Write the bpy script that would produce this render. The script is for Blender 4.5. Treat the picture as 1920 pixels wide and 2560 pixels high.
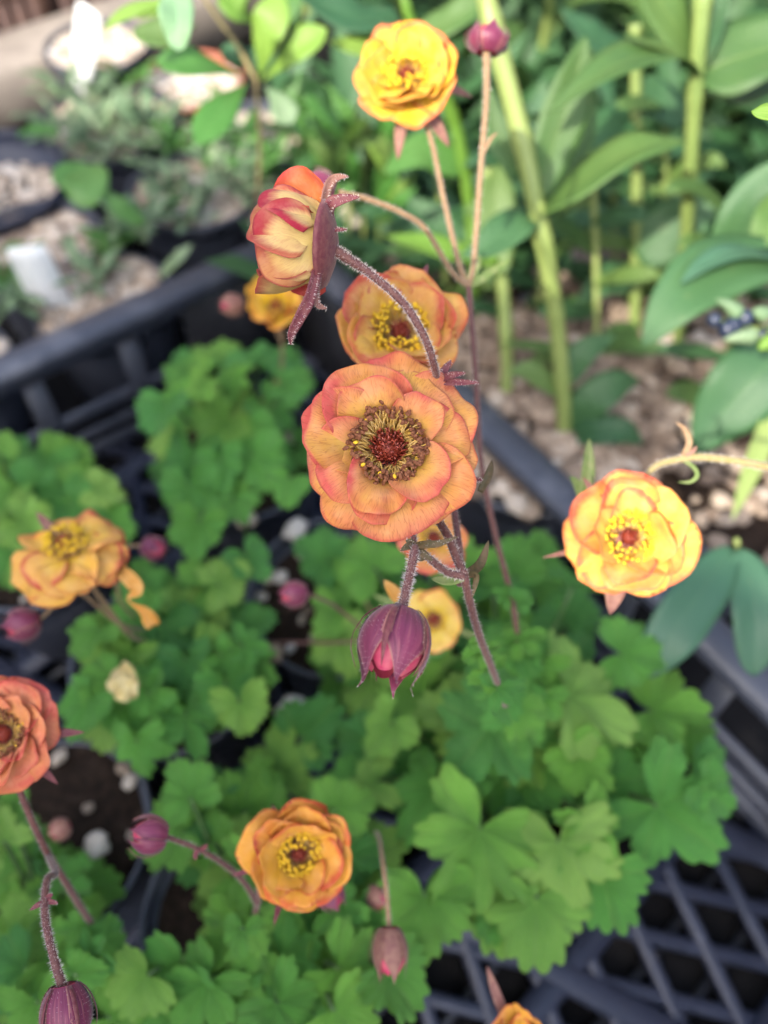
import bpy, math, random
from mathutils import Vector, Matrix, noise

for o in list(bpy.data.objects):
    bpy.data.objects.remove(o)
scene = bpy.context.scene
COL = scene.collection
RAD = math.radians

# ------------------------------------------------------------------ camera
PITCH = RAD(55); CS, SN = math.cos(PITCH), math.sin(PITCH)
CAM = Vector((0, 0, 0.50)); F = 2156.0
FWD = Vector((0, CS, -SN)); RIGHT = Vector((1, 0, 0)); UP = Vector((0, SN, CS))
cam_data = bpy.data.cameras.new('camera'); cam = bpy.data.objects.new('camera', cam_data)
COL.objects.link(cam); scene.camera = cam
cam.location = CAM; cam.rotation_euler = (math.pi/2 - PITCH, 0, 0)
cam_data.sensor_fit = 'VERTICAL'; cam_data.sensor_height = 36; cam_data.lens = 36*F/2560
cam_data.clip_start = 0.01; cam_data.clip_end = 200
cam_data.dof.use_dof = True; cam_data.dof.focus_distance = 0.203
cam_data.dof.aperture_fstop = cam_data.lens/4.3

# ------------------------------------------------------------------ light
TOSUN = Vector((-0.40, -0.62, 0.68)).normalized()
world = bpy.data.worlds.new('World'); scene.world = world; world.use_nodes = True
wn = world.node_tree.nodes; wl = world.node_tree.links
sky = wn.new('ShaderNodeTexSky'); sky.sky_type = 'NISHITA'; sky.sun_disc = False
sky.sun_elevation = math.asin(TOSUN.z); sky.sun_rotation = math.atan2(TOSUN.x, TOSUN.y)
sky.air_density = 1.0; sky.dust_density = 3.0; sky.ozone_density = 1.0
hs = wn.new('ShaderNodeHueSaturation'); hs.inputs['Saturation'].default_value = 0.80
wl.new(sky.outputs[0], hs.inputs['Color']); wl.new(hs.outputs[0], wn['Background'].inputs['Color'])
wn['Background'].inputs['Strength'].default_value = 0.15
sun_data = bpy.data.lights.new('sun', 'SUN'); sun = bpy.data.objects.new('sun', sun_data); COL.objects.link(sun)
sun_data.energy = 2.0; sun_data.angle = RAD(0.55); sun_data.color = (1.0, 0.93, 0.80)
sun.rotation_euler = TOSUN.to_track_quat('Z', 'Y').to_euler(); sun.location = (0, 0, 3)
vs = scene.view_settings
vs.view_transform = 'Standard'; vs.look = 'None'; vs.exposure = 1.95; vs.gamma = 1.0; vs.use_curve_mapping = False
scene.cycles.max_bounces = 5; scene.cycles.diffuse_bounces = 3; scene.cycles.transmission_bounces = 4; scene.cycles.glossy_bounces = 2
scene.cycles.use_adaptive_sampling = True; scene.cycles.adaptive_threshold = 0.015; scene.cycles.adaptive_min_samples = 16

# ------------------------------------------------------------------ helpers
def P(px, py, d):
    return CAM + d*(FWD + RIGHT*((px-960)/F) - UP*((py-1280)/F))
def G(px, py, z):
    y = (py-1280)/F
    return P(px, py, (CAM.z - z)/(SN + y*CS))
def depth_of(p): return (p-CAM).dot(FWD)
def D(a, b, c): return (RIGHT*a + UP*b - FWD*c).normalized()
def lin(r, g, b):
    f = lambda x: (x/255/12.92) if x <= 10 else ((x/255+0.055)/1.055)**2.4
    return (f(r), f(g), f(b), 1)
def cr(pts, n):
    """Catmull-Rom through pts (Vectors or tuples), n samples per span"""
    pts = [Vector(p) for p in pts]
    if len(pts) == 2:
        return [pts[0].lerp(pts[1], i/n) for i in range(n+1)]
    e = [pts[0]*2-pts[1]] + pts + [pts[-1]*2-pts[-2]]; out = []
    for i in range(1, len(e)-2):
        a, b, c, d = e[i-1], e[i], e[i+1], e[i+2]
        for k in range(n):
            t = k/n
            out.append(0.5*((2*b)+(c-a)*t+(2*a-5*b+4*c-d)*t*t+(3*b-3*c+d-a)*t**3))
    out.append(pts[-1]); return out

class MB:
    def __init__(s): s.v = []; s.f = []; s.m = []; s.uv = []; s.c = []
    def add(s, v, f, m=0, uv=None, c=None):
        o = len(s.v); s.v += [tuple(x) for x in v]
        s.uv += uv if uv else [(0.5, 0.5)]*len(v)
        s.c += c if isinstance(c, list) else [c if c is not None else 0.5]*len(v)
        s.f += [tuple(i+o for i in q) for q in f]; s.m += [m]*len(f) if isinstance(m, int) else m
    def mesh(s, name, mats, smooth=True):
        me = bpy.data.meshes.new(name); me.from_pydata(s.v, [], s.f)
        for mt in (mats if isinstance(mats, (list, tuple)) else [mats]): me.materials.append(mt)
        me.polygons.foreach_set('material_index', s.m)
        me.polygons.foreach_set('use_smooth', [smooth]*len(s.f))
        ul = me.uv_layers.new(name='UVMap'); idx = [0]*len(me.loops); me.loops.foreach_get('vertex_index', idx)
        flat = [0.0]*(2*len(idx))
        for k, i in enumerate(idx): flat[2*k], flat[2*k+1] = s.uv[i]
        ul.data.foreach_set('uv', flat)
        at = me.attributes.new('tone', 'FLOAT', 'POINT'); at.data.foreach_set('value', s.c)
        me.update(); return me
    def build(s, name, mats, parent=None, smooth=True, **kw):
        return link(name, s.mesh(name, mats, smooth), parent, **kw)

def link(name, me, parent=None, mw=None, **props):
    o = bpy.data.objects.new(name, me); COL.objects.link(o)
    if mw is not None: o.matrix_world = mw
    if parent is not None:
        o.parent = parent; o.matrix_parent_inverse = Matrix.Translation(-origin(parent))
    for k, v in props.items(): o[k] = v
    return o
ORG = {}
def origin(o):
    return ORG.get(o.name, Vector((0, 0, 0)))
def thing(name, loc, label, cat, group=None):
    o = bpy.data.objects.new(name, None); COL.objects.link(o); o.location = loc; o.empty_display_size = 0.01
    ORG[o.name] = Vector(loc); o['label'] = label; o['category'] = cat
    if group: o['group'] = group
    return o

def frames(path):
    """tangent frames by parallel transport"""
    T = []
    n = len(path)
    for i in range(n):
        a = path[max(i-1, 0)]; b = path[min(i+1, n-1)]; T.append((b-a).normalized())
    x = T[0].orthogonal().normalized(); out = []
    for t in T:
        x = (x - t*x.dot(t)).normalized(); out.append((t, x, t.cross(x)))
    return out
def add_tube(mb, path, rads, sides=8, m=0, cap=True, c=None):
    fr = frames(path); n = len(path); v = []; f = []; uv = []
    for i, (p, (t, x, y)) in enumerate(zip(path, fr)):
        r = rads[i] if isinstance(rads, list) else rads
        for k in range(sides):
            a = 2*math.pi*k/sides
            v.append(p + (x*math.cos(a)+y*math.sin(a))*r); uv.append((k/sides, i/(n-1)))
    for i in range(n-1):
        for k in range(sides):
            a = i*sides+k; b = i*sides+(k+1) % sides
            f.append((a, b, b+sides, a+sides))
    if cap:
        f.append(tuple(reversed(range(sides)))); f.append(tuple(range((n-1)*sides, n*sides)))
    mb.add(v, f, m, uv, c)
def lerp_list(vals, n):
    out = []
    for i in range(n):
        t = i/(n-1)*(len(vals)-1); k = min(int(t), len(vals)-2); out.append(vals[k]+(vals[k+1]-vals[k])*(t-k))
    return out
def add_ribbon(mb, path, width, prof, hint, fold=0.15, nw=4, thick=0.0, wave=0.0, seed=0, m=0, curl=0.0):
    """leaf blade along path; prof(t) gives relative half width; hint ~ upper side direction"""
    n = len(path); v = []; uv = []; f = []; bot = []
    for i, p in enumerate(path):
        a = path[max(i-1, 0)]; b = path[min(i+1, n-1)]; t = (b-a).normalized()
        s = i/(n-1)
        nn = (hint - t*hint.dot(t)).normalized(); x = t.cross(nn)
        w = width*0.5*prof(s)
        for k in range(nw+1):
            u = -1+2*k/nw
            h = fold*w*abs(u) - curl*w*u*u + wave*w*math.sin(s*11+seed+(2.0 if u > 0 else 0))*abs(u)
            v.append(p + x*(w*u) + nn*h); uv.append((k/nw, s)); bot.append(p + x*(w*u) + nn*(h-thick))
    s = nw+1
    for i in range(n-1):
        for k in range(nw):
            f.append((i*s+k, i*s+k+1, (i+1)*s+k+1, (i+1)*s+k))
    if thick > 0:
        o = len(v); v += bot; uv = uv+uv
        f += [tuple(o+j for j in reversed(q)) for q in list(f)]
        for i in range(n-1):
            f.append((i*s, (i+1)*s, o+(i+1)*s, o+i*s)); f.append((i*s+nw, o+i*s+nw, o+(i+1)*s+nw, (i+1)*s+nw))
        for k in range(nw):
            f.append((k, o+k, o+k+1, k+1)); e = (n-1)*s+k
            f.append((e, e+1, o+e+1, o+e))
    mb.add(v, f, m, uv)
def lance(s): return max(0.02, math.sin(math.pi*min(1, s*0.94+0.06)**0.8)**0.8)
def ellip(s): return max(0.03, math.sqrt(max(0, 1-(2*s-1)**2))**1.15)
def obov(s): return max(0.03, (math.sin(math.pi*min(s, 1)**1.5))**0.75)
def taper(s): return max(0.02, (1-s)**0.8*(0.55+1.2*s))
def add_sphere(mb, c, r, seg=8, rings=5, m=0, mat3=None, tone=None):
    v = []; f = []; c = Vector(c)
    v.append(Vector((0, 0, 1)))
    for j in range(1, rings):
        th = math.pi*j/rings
        for k in range(seg):
            ph = 2*math.pi*k/seg; v.append(Vector((math.sin(th)*math.cos(ph), math.sin(th)*math.sin(ph), math.cos(th))))
    v.append(Vector((0, 0, -1)))
    for k in range(seg): f.append((0, 1+k, 1+(k+1) % seg))
    for j in range(rings-2):
        for k in range(seg):
            a = 1+j*seg+k; b = 1+j*seg+(k+1) % seg; f.append((a, a+seg, b+seg, b))
    e = len(v)-1; o = 1+(rings-2)*seg
    for k in range(seg): f.append((e, o+(k+1) % seg, o+k))
    rr = Vector(r) if not isinstance(r, float) else Vector((r, r, r))
    w = []
    for p in v:
        q = Vector((p.x*rr.x, p.y*rr.y, p.z*rr.z))
        w.append(c + (mat3 @ q if mat3 else q))
    mb.add(w, f, m, None, tone)
def add_lathe(mb, prof, M, seg=32, m=0):
    v = []; f = []; n = len(prof); uv = []
    for i, (r, z) in enumerate(prof):
        for k in range(seg):
            a = 2*math.pi*k/seg; v.append(M @ Vector((r*math.cos(a), r*math.sin(a), z))); uv.append((k/seg, i/(n-1)))
    for i in range(n-1):
        for k in range(seg):
            a = i*seg+k; b = i*seg+(k+1) % seg; f.append((a, b, b+seg, a+seg))
    mb.add(v, f, m, uv)
def add_box(mb, c, ax, ay, az, sx, sy, sz, bev=0.0, m=0):
    """box centred at c along axes; bevelled long edges when bev > 0 (octagonal section along ax)"""
    if bev <= 0:
        v = [c + ax*(i*sx/2)+ay*(j*sy/2)+az*(k*sz/2) for i in (-1, 1) for j in (-1, 1) for k in (-1, 1)]
        f = [(0, 1, 3, 2), (4, 6, 7, 5), (0, 4, 5, 1), (2, 3, 7, 6), (0, 2, 6, 4), (1, 5, 7, 3)]
        mb.add(v, f, m); return
    y, z, b = sy/2, sz/2, bev
    sec = [(-y+b, -z), (y-b, -z), (y, -z+b), (y, z-b), (y-b, z), (-y+b, z), (-y, z-b), (-y, -z+b)]
    v = [c + ax*(i*sx/2) + ay*q[0] + az*q[1] for i in (-1, 1) for q in sec]
    f = [tuple(reversed(range(8))), tuple(range(8, 16))] + [(k, (k+1) % 8, 8+(k+1) % 8, 8+k) for k in range(8)]
    mb.add(v, f, m)
def basis(z, roll=0.0):
    z = z.normalized(); x = UP - z*UP.dot(z)
    if x.length < 0.05: x = RIGHT - z*RIGHT.dot(z)
    x.normalize(); y = z.cross(x)
    R = Matrix((x, y, z)).transposed()
    return R @ Matrix.Rotation(roll, 3, 'Z')

# ------------------------------------------------------------------ materials
class N:
    def __init__(s, name):
        s.m = bpy.data.materials.new(name); s.m.use_nodes = True; s.t = s.m.node_tree; s.n = s.t.nodes; s.l = s.t.links
        s.b = s.n['Principled BSDF']; s.out = s.n['Material Output']
    def new(s, t, **kw):
        x = s.n.new(t)
        for k, v in kw.items(): setattr(x, k, v)
        return x
    def set(s, sock, v):
        if hasattr(v, 'is_output') or isinstance(v, bpy.types.NodeSocket): s.l.new(v, sock)
        else: sock.default_value = v
    def math(s, op, a, b=0.0, c=0.0, clamp=False):
        x = s.new('ShaderNodeMath', operation=op, use_clamp=clamp)
        for i, q in enumerate((a, b, c)): s.set(x.inputs[i], q)
        return x.outputs[0]
    def noise(s, scale, vec=None, detail=3.0, rough=0.55):
        x = s.new('ShaderNodeTexNoise'); x.inputs['Scale'].default_value = scale
        x.inputs['Detail'].default_value = detail; x.inputs['Roughness'].default_value = rough
        if vec is not None: s.l.new(vec, x.inputs['Vector'])
        return x.outputs['Fac']
    def ramp(s, fac, stops, interp='LINEAR'):
        x = s.new('ShaderNodeValToRGB'); x.color_ramp.interpolation = interp; e = x.color_ramp.elements
        while len(e) < len(stops): e.new(0.5)
        for i, (p, c) in enumerate(stops): e[i].position = p; e[i].color = c if len(c) == 4 else (*c, 1)
        s.set(x.inputs[0], fac); return x.outputs[0]
    def mix(s, fac, a, b, mode='MIX'):
        x = s.new('ShaderNodeMix', data_type='RGBA', blend_type=mode)
        s.set(x.inputs[0], fac); s.set(x.inputs[6], a); s.set(x.inputs[7], b); return x.outputs[2]
    def uv(s):
        x = s.new('ShaderNodeUVMap'); y = s.new('ShaderNodeSeparateXYZ'); s.l.new(x.outputs[0], y.inputs[0])
        return y.outputs[0], y.outputs[1]
    def xyz(s, a, b, c):
        x = s.new('ShaderNodeCombineXYZ')
        for i, q in enumerate((a, b, c)): s.set(x.inputs[i], q)
        return x.outputs[0]
    def obj(s): return s.new('ShaderNodeTexCoord').outputs['Object']
    def rnd(s): return s.new('ShaderNodeObjectInfo').outputs['Random']
    def tone(s):
        return s.new('ShaderNodeAttribute', attribute_name='tone').outputs['Fac']
    def smooth(s, x, a, b):
        q = s.new('ShaderNodeMapRange', interpolation_type='SMOOTHSTEP')
        s.set(q.inputs[0], x); q.inputs[1].default_value = a; q.inputs[2].default_value = b; return q.outputs[0]
    def bump(s, h, strength=0.3, dist=0.0005):
        x = s.new('ShaderNodeBump'); x.inputs['Strength'].default_value = strength; x.inputs['Distance'].default_value = dist
        s.l.new(h, x.inputs['Height']); s.l.new(x.outputs[0], s.b.inputs['Normal']); return x.outputs[0]
    def finish(s, col, rough=0.5, spec=0.5, trans=0.0, tcol=None, nrm=None, sheen=0.0):
        s.set(s.b.inputs['Base Color'], col); s.set(s.b.inputs['Roughness'], rough)
        s.b.inputs['Specular IOR Level'].default_value = spec
        if sheen: s.b.inputs['Sheen Weight'].default_value = sheen; s.b.inputs['Sheen Roughness'].default_value = 0.4
        if trans > 0:
            t = s.new('ShaderNodeBsdfTranslucent'); s.set(t.inputs[0], tcol if tcol is not None else col)
            mx = s.new('ShaderNodeMixShader'); mx.inputs[0].default_value = trans
            s.l.new(s.b.outputs[0], mx.inputs[1]); s.l.new(t.outputs[0], mx.inputs[2]); s.l.new(mx.outputs[0], s.out.inputs[0])
        return s.m

def petal_mat(name, base, mid, outer, rim, rim_at=0.86, vein=0.35, veincol=(0.50, 0.10, 0.035, 1), blot=0.35, yel=0.5):
    base, mid, outer, rim = [(*q[:3], 1) for q in (base, mid, outer, rim)]
    k = N(name); u, v = k.uv(); r = k.rnd(); o = k.obj()
    r10 = k.math('MULTIPLY', r, 37.0)
    big = k.noise(1.0, k.xyz(k.math('MULTIPLY', u, 3.0), k.math('MULTIPLY', v, 2.0), r10), 2.0)
    v2 = k.math('ADD', v, k.math('MULTIPLY', k.math('SUBTRACT', big, 0.5), blot))
    v2 = k.math('ADD', v2, k.math('MULTIPLY', k.math('SUBTRACT', r, 0.55), 0.26))
    fine = k.noise(1.0, k.xyz(k.math('MULTIPLY', u, 60.0), k.math('MULTIPLY', v, 3.0), r10), 2.0)
    v3 = k.math('ADD', v2, k.math('MULTIPLY', k.math('SUBTRACT', fine, 0.5), 0.10))
    col = k.ramp(v3, [(0.10, base), (0.45, mid), (0.72, outer), (rim_at, outer), (min(1.0, rim_at+0.16), rim)])
    hue = k.smooth(k.noise(1.0, k.xyz(k.math('MULTIPLY', u, 2.0), k.math('MULTIPLY', v, 1.3), k.math('ADD', r10, 11)), 2.0), 0.42, 0.68)
    col = k.mix(k.math('MULTIPLY', hue, yel), col, base)
    red = k.smooth(k.noise(1.0, k.xyz(k.math('MULTIPLY', u, 2.6), k.math('MULTIPLY', v, 1.6), k.math('ADD', r10, 23)), 2.0), 0.50, 0.74)
    col = k.mix(k.math('MULTIPLY', k.math('MULTIPLY', red, k.smooth(v, 0.35, 0.8)), 0.40), col, rim)
    thin = k.smooth(k.math('ADD', v, k.math('MULTIPLY', k.math('SUBTRACT', big, 0.5), 0.10)), 0.955, 1.0)
    col = k.mix(k.math('MULTIPLY', thin, 0.6), col, rim)
    vn = k.noise(1.0, k.xyz(k.math('MULTIPLY', k.math('ADD', u, k.math('MULTIPLY', big, 0.06)), 46.0), k.math('MULTIPLY', v, 2.2), k.math('ADD', r10, 5)), 2.5, 0.6)
    line = k.smooth(k.math('ABSOLUTE', k.math('SUBTRACT', vn, 0.5)), 0.034, 0.0)
    line = k.math('MULTIPLY', line, k.math('MULTIPLY', k.smooth(v, 0.15, 0.5), vein))
    col = k.mix(line, col, veincol)
    pale = k.smooth(k.noise(260.0, o, 3.0), 0.40, 0.75)
    col = k.mix(k.math('MULTIPLY', pale, 0.16), col, (0.95, 0.72, 0.42, 1))
    # edge of the petal a little deeper in colour
    h = k.math('ADD', k.math('MULTIPLY', fine, 0.7), k.math('MULTIPLY', line, -0.8))
    nb = k.bump(h, 0.45, 0.0003)
    return k.finish(col, 0.62, 0.20, 0.36, k.mix(0.5, col, (1.0, 0.55, 0.12, 1), 'MULTIPLY'), sheen=0.08)

PETAL_PEACH = petal_mat('petal_peach', (0.84, 0.52, 0.07), (0.86, 0.47, 0.13), (0.85, 0.36, 0.14), (0.72, 0.13, 0.105), 0.80, 0.42, (0.46, 0.085, 0.035, 1), 0.45, 0.6)
PETAL_PEACH_BACK = petal_mat('petal_peach_back', (0.80, 0.54, 0.14), (0.78, 0.45, 0.13), (0.72, 0.26, 0.11), (0.60, 0.08, 0.07), 0.72, 0.3)
PETAL_CREAM = petal_mat('petal_cream_back', (0.82, 0.62, 0.15), (0.84, 0.64, 0.22), (0.84, 0.60, 0.24), (0.50, 0.035, 0.065), 0.76, 0.25, (0.45, 0.03, 0.06, 1), 0.22, 0.4)
PETAL_RED = petal_mat('petal_red_front', (0.70, 0.28, 0.06), (0.68, 0.20, 0.06), (0.64, 0.13, 0.06), (0.52, 0.05, 0.05), 0.7, 0.3)
PETAL_AMBER = petal_mat('petal_amber', (0.84, 0.58, 0.06), (0.86, 0.56, 0.12), (0.85, 0.48, 0.14), (0.68, 0.13, 0.08), 0.84, 0.35, (0.6, 0.15, 0.03, 1), 0.50, 0.6)
PETAL_GOLD = petal_mat('petal_gold', (0.84, 0.56, 0.05), (0.87, 0.57, 0.11), (0.86, 0.50, 0.12), (0.70, 0.15, 0.08), 0.88, 0.22, (0.6, 0.2, 0.03, 1), 0.42, 0.5)
PETAL_GOLD_BACK = petal_mat('petal_gold_back', (0.80, 0.50, 0.08), (0.80, 0.44, 0.09), (0.76, 0.28, 0.09), (0.62, 0.06, 0.055), 0.78, 0.25, (0.6, 0.15, 0.03, 1), 0.42)
PETAL_YELLOW = petal_mat('petal_yellow', (0.82, 0.54, 0.015), (0.86, 0.58, 0.03), (0.86, 0.54, 0.06), (0.76, 0.20, 0.08), 0.93, 0.14, (0.6, 0.25, 0.02, 1), 0.26, 0.6)
PETAL_YELLOW_BACK = petal_mat('petal_yellow_back', (0.80, 0.52, 0.08), (0.80, 0.48, 0.10), (0.78, 0.36, 0.11), (0.68, 0.14, 0.07), 0.82, 0.14, (0.6, 0.25, 0.02, 1), 0.3)
PETAL_CORAL = petal_mat('petal_coral', (0.82, 0.42, 0.11), (0.83, 0.36, 0.14), (0.82, 0.29, 0.15), (0.72, 0.13, 0.10), 0.78, 0.3, (0.55, 0.08, 0.03, 1), 0.40)
PETAL_ORANGE = petal_mat('petal_orange', (0.84, 0.50, 0.03), (0.87, 0.51, 0.06), (0.86, 0.44, 0.07), (0.74, 0.14, 0.055), 0.90, 0.22, (0.6, 0.12, 0.02, 1), 0.36)
PETAL_LEMON = petal_mat('petal_lemon', (0.82, 0.64, 0.05), (0.86, 0.70, 0.17), (0.86, 0.64, 0.17), (0.72, 0.18, 0.08), 0.90, 0.12, (0.6, 0.2, 0.05, 1), 0.35)
STY = {'peach': (PETAL_PEACH, PETAL_PEACH_BACK), 'side': (PETAL_RED, PETAL_CREAM), 'gold': (PETAL_GOLD, PETAL_GOLD_BACK),
       'yellow': (PETAL_YELLOW, PETAL_YELLOW_BACK), 'amber': (PETAL_AMBER, PETAL_GOLD_BACK), 'coral': (PETAL_CORAL, PETAL_CORAL), 'orange': (PETAL_ORANGE, PETAL_CORAL), 'lemon': (PETAL_LEMON, PETAL_LEMON)}

def simple(name, c1, c2, scale=200.0, rough=0.5, spec=0.4, trans=0.0, bump=0.2, tcol=None, sheen=0.0, dist=0.0004):
    k = N(name); o = k.obj(); f = k.smooth(k.noise(scale, o, 4.0), 0.3, 0.7)
    col = k.mix(f, c1 if len(c1) == 4 else (*c1, 1), c2 if len(c2) == 4 else (*c2, 1))
    if bump: k.bump(k.noise(scale*3, o, 3.0), bump, dist)
    return k.finish(col, rough, spec, trans, tcol, sheen=sheen)
STEM = simple('stem_purple', (0.105, 0.036, 0.036), (0.17, 0.072, 0.055), 900, 0.55, 0.35, 0, 0.3, sheen=0.25)
STEM_PALE = simple('stem_pale_tan', (0.23, 0.135, 0.070), (0.30, 0.19, 0.10), 700, 0.55, 0.35, 0, 0.2, sheen=0.2)
STEM_GREEN = simple('stem_tan_green', (0.26, 0.22, 0.08), (0.33, 0.25, 0.12), 700, 0.55, 0.3, 0, 0.2, sheen=0.2)
HAIR = simple('pale_hairs', (0.74, 0.64, 0.58), (0.80, 0.72, 0.66), 500, 0.5, 0.3, 0.4, 0)
SEPAL = simple('sepal_purple', (0.16, 0.030, 0.045), (0.23, 0.075, 0.070), 800, 0.5, 0.35, 0.15, 0.4, sheen=0.25)
SEPAL_PALE = simple('sepal_dusky', (0.33, 0.17, 0.12), (0.24, 0.10, 0.085), 500, 0.55, 0.3, 0.2, 0.3, sheen=0.2)
BRACT = simple('bract_olive', (0.075, 0.060, 0.022), (0.13, 0.085, 0.04), 700, 0.5, 0.35, 0.15, 0.3)
BRACT_GREEN = simple('bract_green', (0.16, 0.25, 0.06), (0.26, 0.30, 0.11), 400, 0.5, 0.35, 0.3, 0.2)
def bud_mat():
    k = N('bud_sepal'); u, v = k.uv(); r = k.rnd()
    n = k.noise(1.0, k.xyz(k.math('MULTIPLY', u, 22), k.math('MULTIPLY', v, 2.0), k.math('MULTIPLY', r, 20)), 3)
    col = k.ramp(n, [(0.3, (0.125, 0.016, 0.045)), (0.55, (0.19, 0.028, 0.072)), (0.75, (0.30, 0.09, 0.10))])
    e = k.smooth(k.math('ABSOLUTE', k.math('SUBTRACT', u, 0.5)), 0.40, 0.5)
    col = k.mix(k.math('MULTIPLY', e, 0.75), col, (0.45, 0.20, 0.15, 1))
    k.bump(n, 0.4, 0.0004)
    return k.finish(col, 0.42, 0.45, 0.08, sheen=0.3)
BUD = bud_mat()
BUD_PETAL = simple('bud_petal_pink', (0.54, 0.035, 0.120), (0.62, 0.13, 0.17), 300, 0.45, 0.4, 0.2, 0.2)
BUD_DARK = simple('bud_interior', (0.30, 0.010, 0.018), (0.42, 0.02, 0.03), 400, 0.4, 0.4, 0.1, 0.2)
FILAMENT = simple('filament_gold', (0.70, 0.42, 0.08), (0.82, 0.56, 0.22), 800, 0.45, 0.4, 0.2, 0)
ANTHER_Y = simple('anther_yellow', (0.80, 0.50, 0.02), (0.86, 0.56, 0.05), 1500, 0.7, 0.2, 0.1, 0.3)
ANTHER_B = simple('anther_brown', (0.15, 0.050, 0.022), (0.27, 0.11, 0.055), 1800, 0.7, 0.2, 0, 0.4)
STYLE_R = simple('style_red', (0.24, 0.028, 0.016), (0.42, 0.075, 0.035), 1200, 0.5, 0.4, 0.1, 0.2)
STYLE_T = simple('style_tip_pink', (0.42, 0.09, 0.075), (0.50, 0.15, 0.10), 1200, 0.5, 0.4, 0.1, 0.2)
FADED = simple('faded_petal', (0.55, 0.26, 0.05), (0.62, 0.36, 0.12), 200, 0.6, 0.2, 0.3, 0.3)
CREAM_PETAL = simple('fallen_cream_petal', (0.66, 0.52, 0.20), (0.72, 0.62, 0.34), 200, 0.6, 0.2, 0.3, 0.3)

def geum_leaf_mat():
    k = N('geum_leaf'); u, v = k.uv(); r = k.rnd(); o = k.obj()
    au = k.math('ABSOLUTE', k.math('SUBTRACT', u, 0.5))
    main = k.smooth(k.math('MULTIPLY', au, k.math('ADD', v, 0.25)), 0.030, 0.004)
    ch = k.math('SINE', k.math('MULTIPLY', k.math('SUBTRACT', k.math('MULTIPLY', v, 7.5), k.math('MULTIPLY', au, 5.0)), 6.2832))
    sec = k.smooth(ch, 0.80, 1.0)
    vein = k.math('MAXIMUM', main, k.math('MULTIPLY', sec, 0.45))
    cell = k.noise(420.0, o, 3.0)
    tone = k.noise(45.0, o, 2.0)
    mixf = k.math('ADD', k.math('MULTIPLY', r, 0.75), k.math('MULTIPLY', tone, 0.35))
    col = k.ramp(mixf, [(0.08, (0.055, 0.220, 0.058)), (0.40, (0.095, 0.315, 0.052)), (0.75, (0.165, 0.400, 0.052)), (1.0, (0.32, 0.50, 0.11))])
    col = k.mix(k.math('MULTIPLY', k.smooth(cell, 0.35, 0.7), 0.20), col, (0.09, 0.20, 0.06, 1))
    col = k.mix(k.math('MULTIPLY', vein, 0.50), col, (0.19, 0.33, 0.085, 1))
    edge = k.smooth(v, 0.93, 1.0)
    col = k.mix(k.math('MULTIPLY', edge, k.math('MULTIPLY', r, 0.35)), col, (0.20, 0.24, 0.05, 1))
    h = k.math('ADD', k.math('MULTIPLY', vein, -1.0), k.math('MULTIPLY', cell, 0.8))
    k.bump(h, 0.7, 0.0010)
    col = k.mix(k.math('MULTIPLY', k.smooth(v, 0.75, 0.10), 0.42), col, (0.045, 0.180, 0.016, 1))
    return k.finish(col, 0.38, 0.50, 0.24, k.mix(0.6, col, (0.36, 0.60, 0.05, 1)))
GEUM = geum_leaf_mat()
PETIOLE = simple('petiole_green', (0.05, 0.11, 0.03), (0.09, 0.15, 0.05), 300, 0.5, 0.3)
def blade_mat(name, c1, c2, c3, tr=0.25, rough=0.42, veins=26.0, tcol=(0.40, 0.55, 0.10, 1)):
    k = N(name); u, v = k.uv(); r = k.rnd(); o = k.obj()
    n = k.noise(1.0, k.xyz(k.math('MULTIPLY', u, veins), k.math('MULTIPLY', v, 1.2), k.math('MULTIPLY', r, 20)), 2)
    t = k.noise(30.0, o, 3)
    col = k.ramp(k.math('ADD', k.math('MULTIPLY', r, 0.6), k.math('MULTIPLY', t, 0.5)), [(0.15, c1), (0.55, c2), (0.95, c3)])
    rib = k.smooth(k.math('ABSOLUTE', k.math('SUBTRACT', u, 0.5)), 0.05, 0.0)
    col = k.mix(k.math('MULTIPLY', rib, 0.45), col, c3)
    col = k.mix(k.math('MULTIPLY', k.smooth(n, 0.35, 0.65), 0.30), col, c1)
    spot = k.smooth(k.noise(170.0, o, 4.0), 0.66, 0.74)
    col = k.mix(k.math('MULTIPLY', spot, 0.35), col, (0.22, 0.22, 0.09, 1))
    k.bump(k.math('SUBTRACT', n, k.math('MULTIPLY', rib, 0.6)), 0.4, 0.0010)
    return k.finish(col, rough, 0.45, tr, k.mix(0.5, col, tcol))
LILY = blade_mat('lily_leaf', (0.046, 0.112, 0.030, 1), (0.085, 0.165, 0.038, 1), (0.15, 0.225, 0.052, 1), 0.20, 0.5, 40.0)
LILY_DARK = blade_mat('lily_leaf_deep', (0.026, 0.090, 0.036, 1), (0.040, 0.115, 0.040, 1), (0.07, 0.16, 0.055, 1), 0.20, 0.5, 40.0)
GLAUC = blade_mat('leaf_glaucous', (0.035, 0.105, 0.060, 1), (0.048, 0.13, 0.07, 1), (0.075, 0.165, 0.085, 1), 0.15)
LIME = blade_mat('leaf_lime', (0.13, 0.27, 0.035, 1), (0.20, 0.36, 0.05, 1), (0.29, 0.43, 0.09, 1), 0.35)
MIDGREEN = blade_mat('leaf_mid_green', (0.055, 0.18, 0.030, 1), (0.085, 0.23, 0.045, 1), (0.15, 0.31, 0.08, 1), 0.3)
GREYGREEN = blade_mat('leaf_grey_green', (0.12, 0.20, 0.11, 1), (0.18, 0.28, 0.14, 1), (0.30, 0.38, 0.22, 1), 0.25)
MINT = blade_mat('leaf_pale_mint', (0.20, 0.36, 0.18, 1), (0.26, 0.43, 0.23, 1), (0.34, 0.50, 0.30, 1), 0.3, 0.6)
LILY_STEM = blade_mat('lily_stem', (0.15, 0.22, 0.060, 1), (0.22, 0.28, 0.080, 1), (0.32, 0.36, 0.12, 1), 0.0, 0.4, 14.0)

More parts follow.
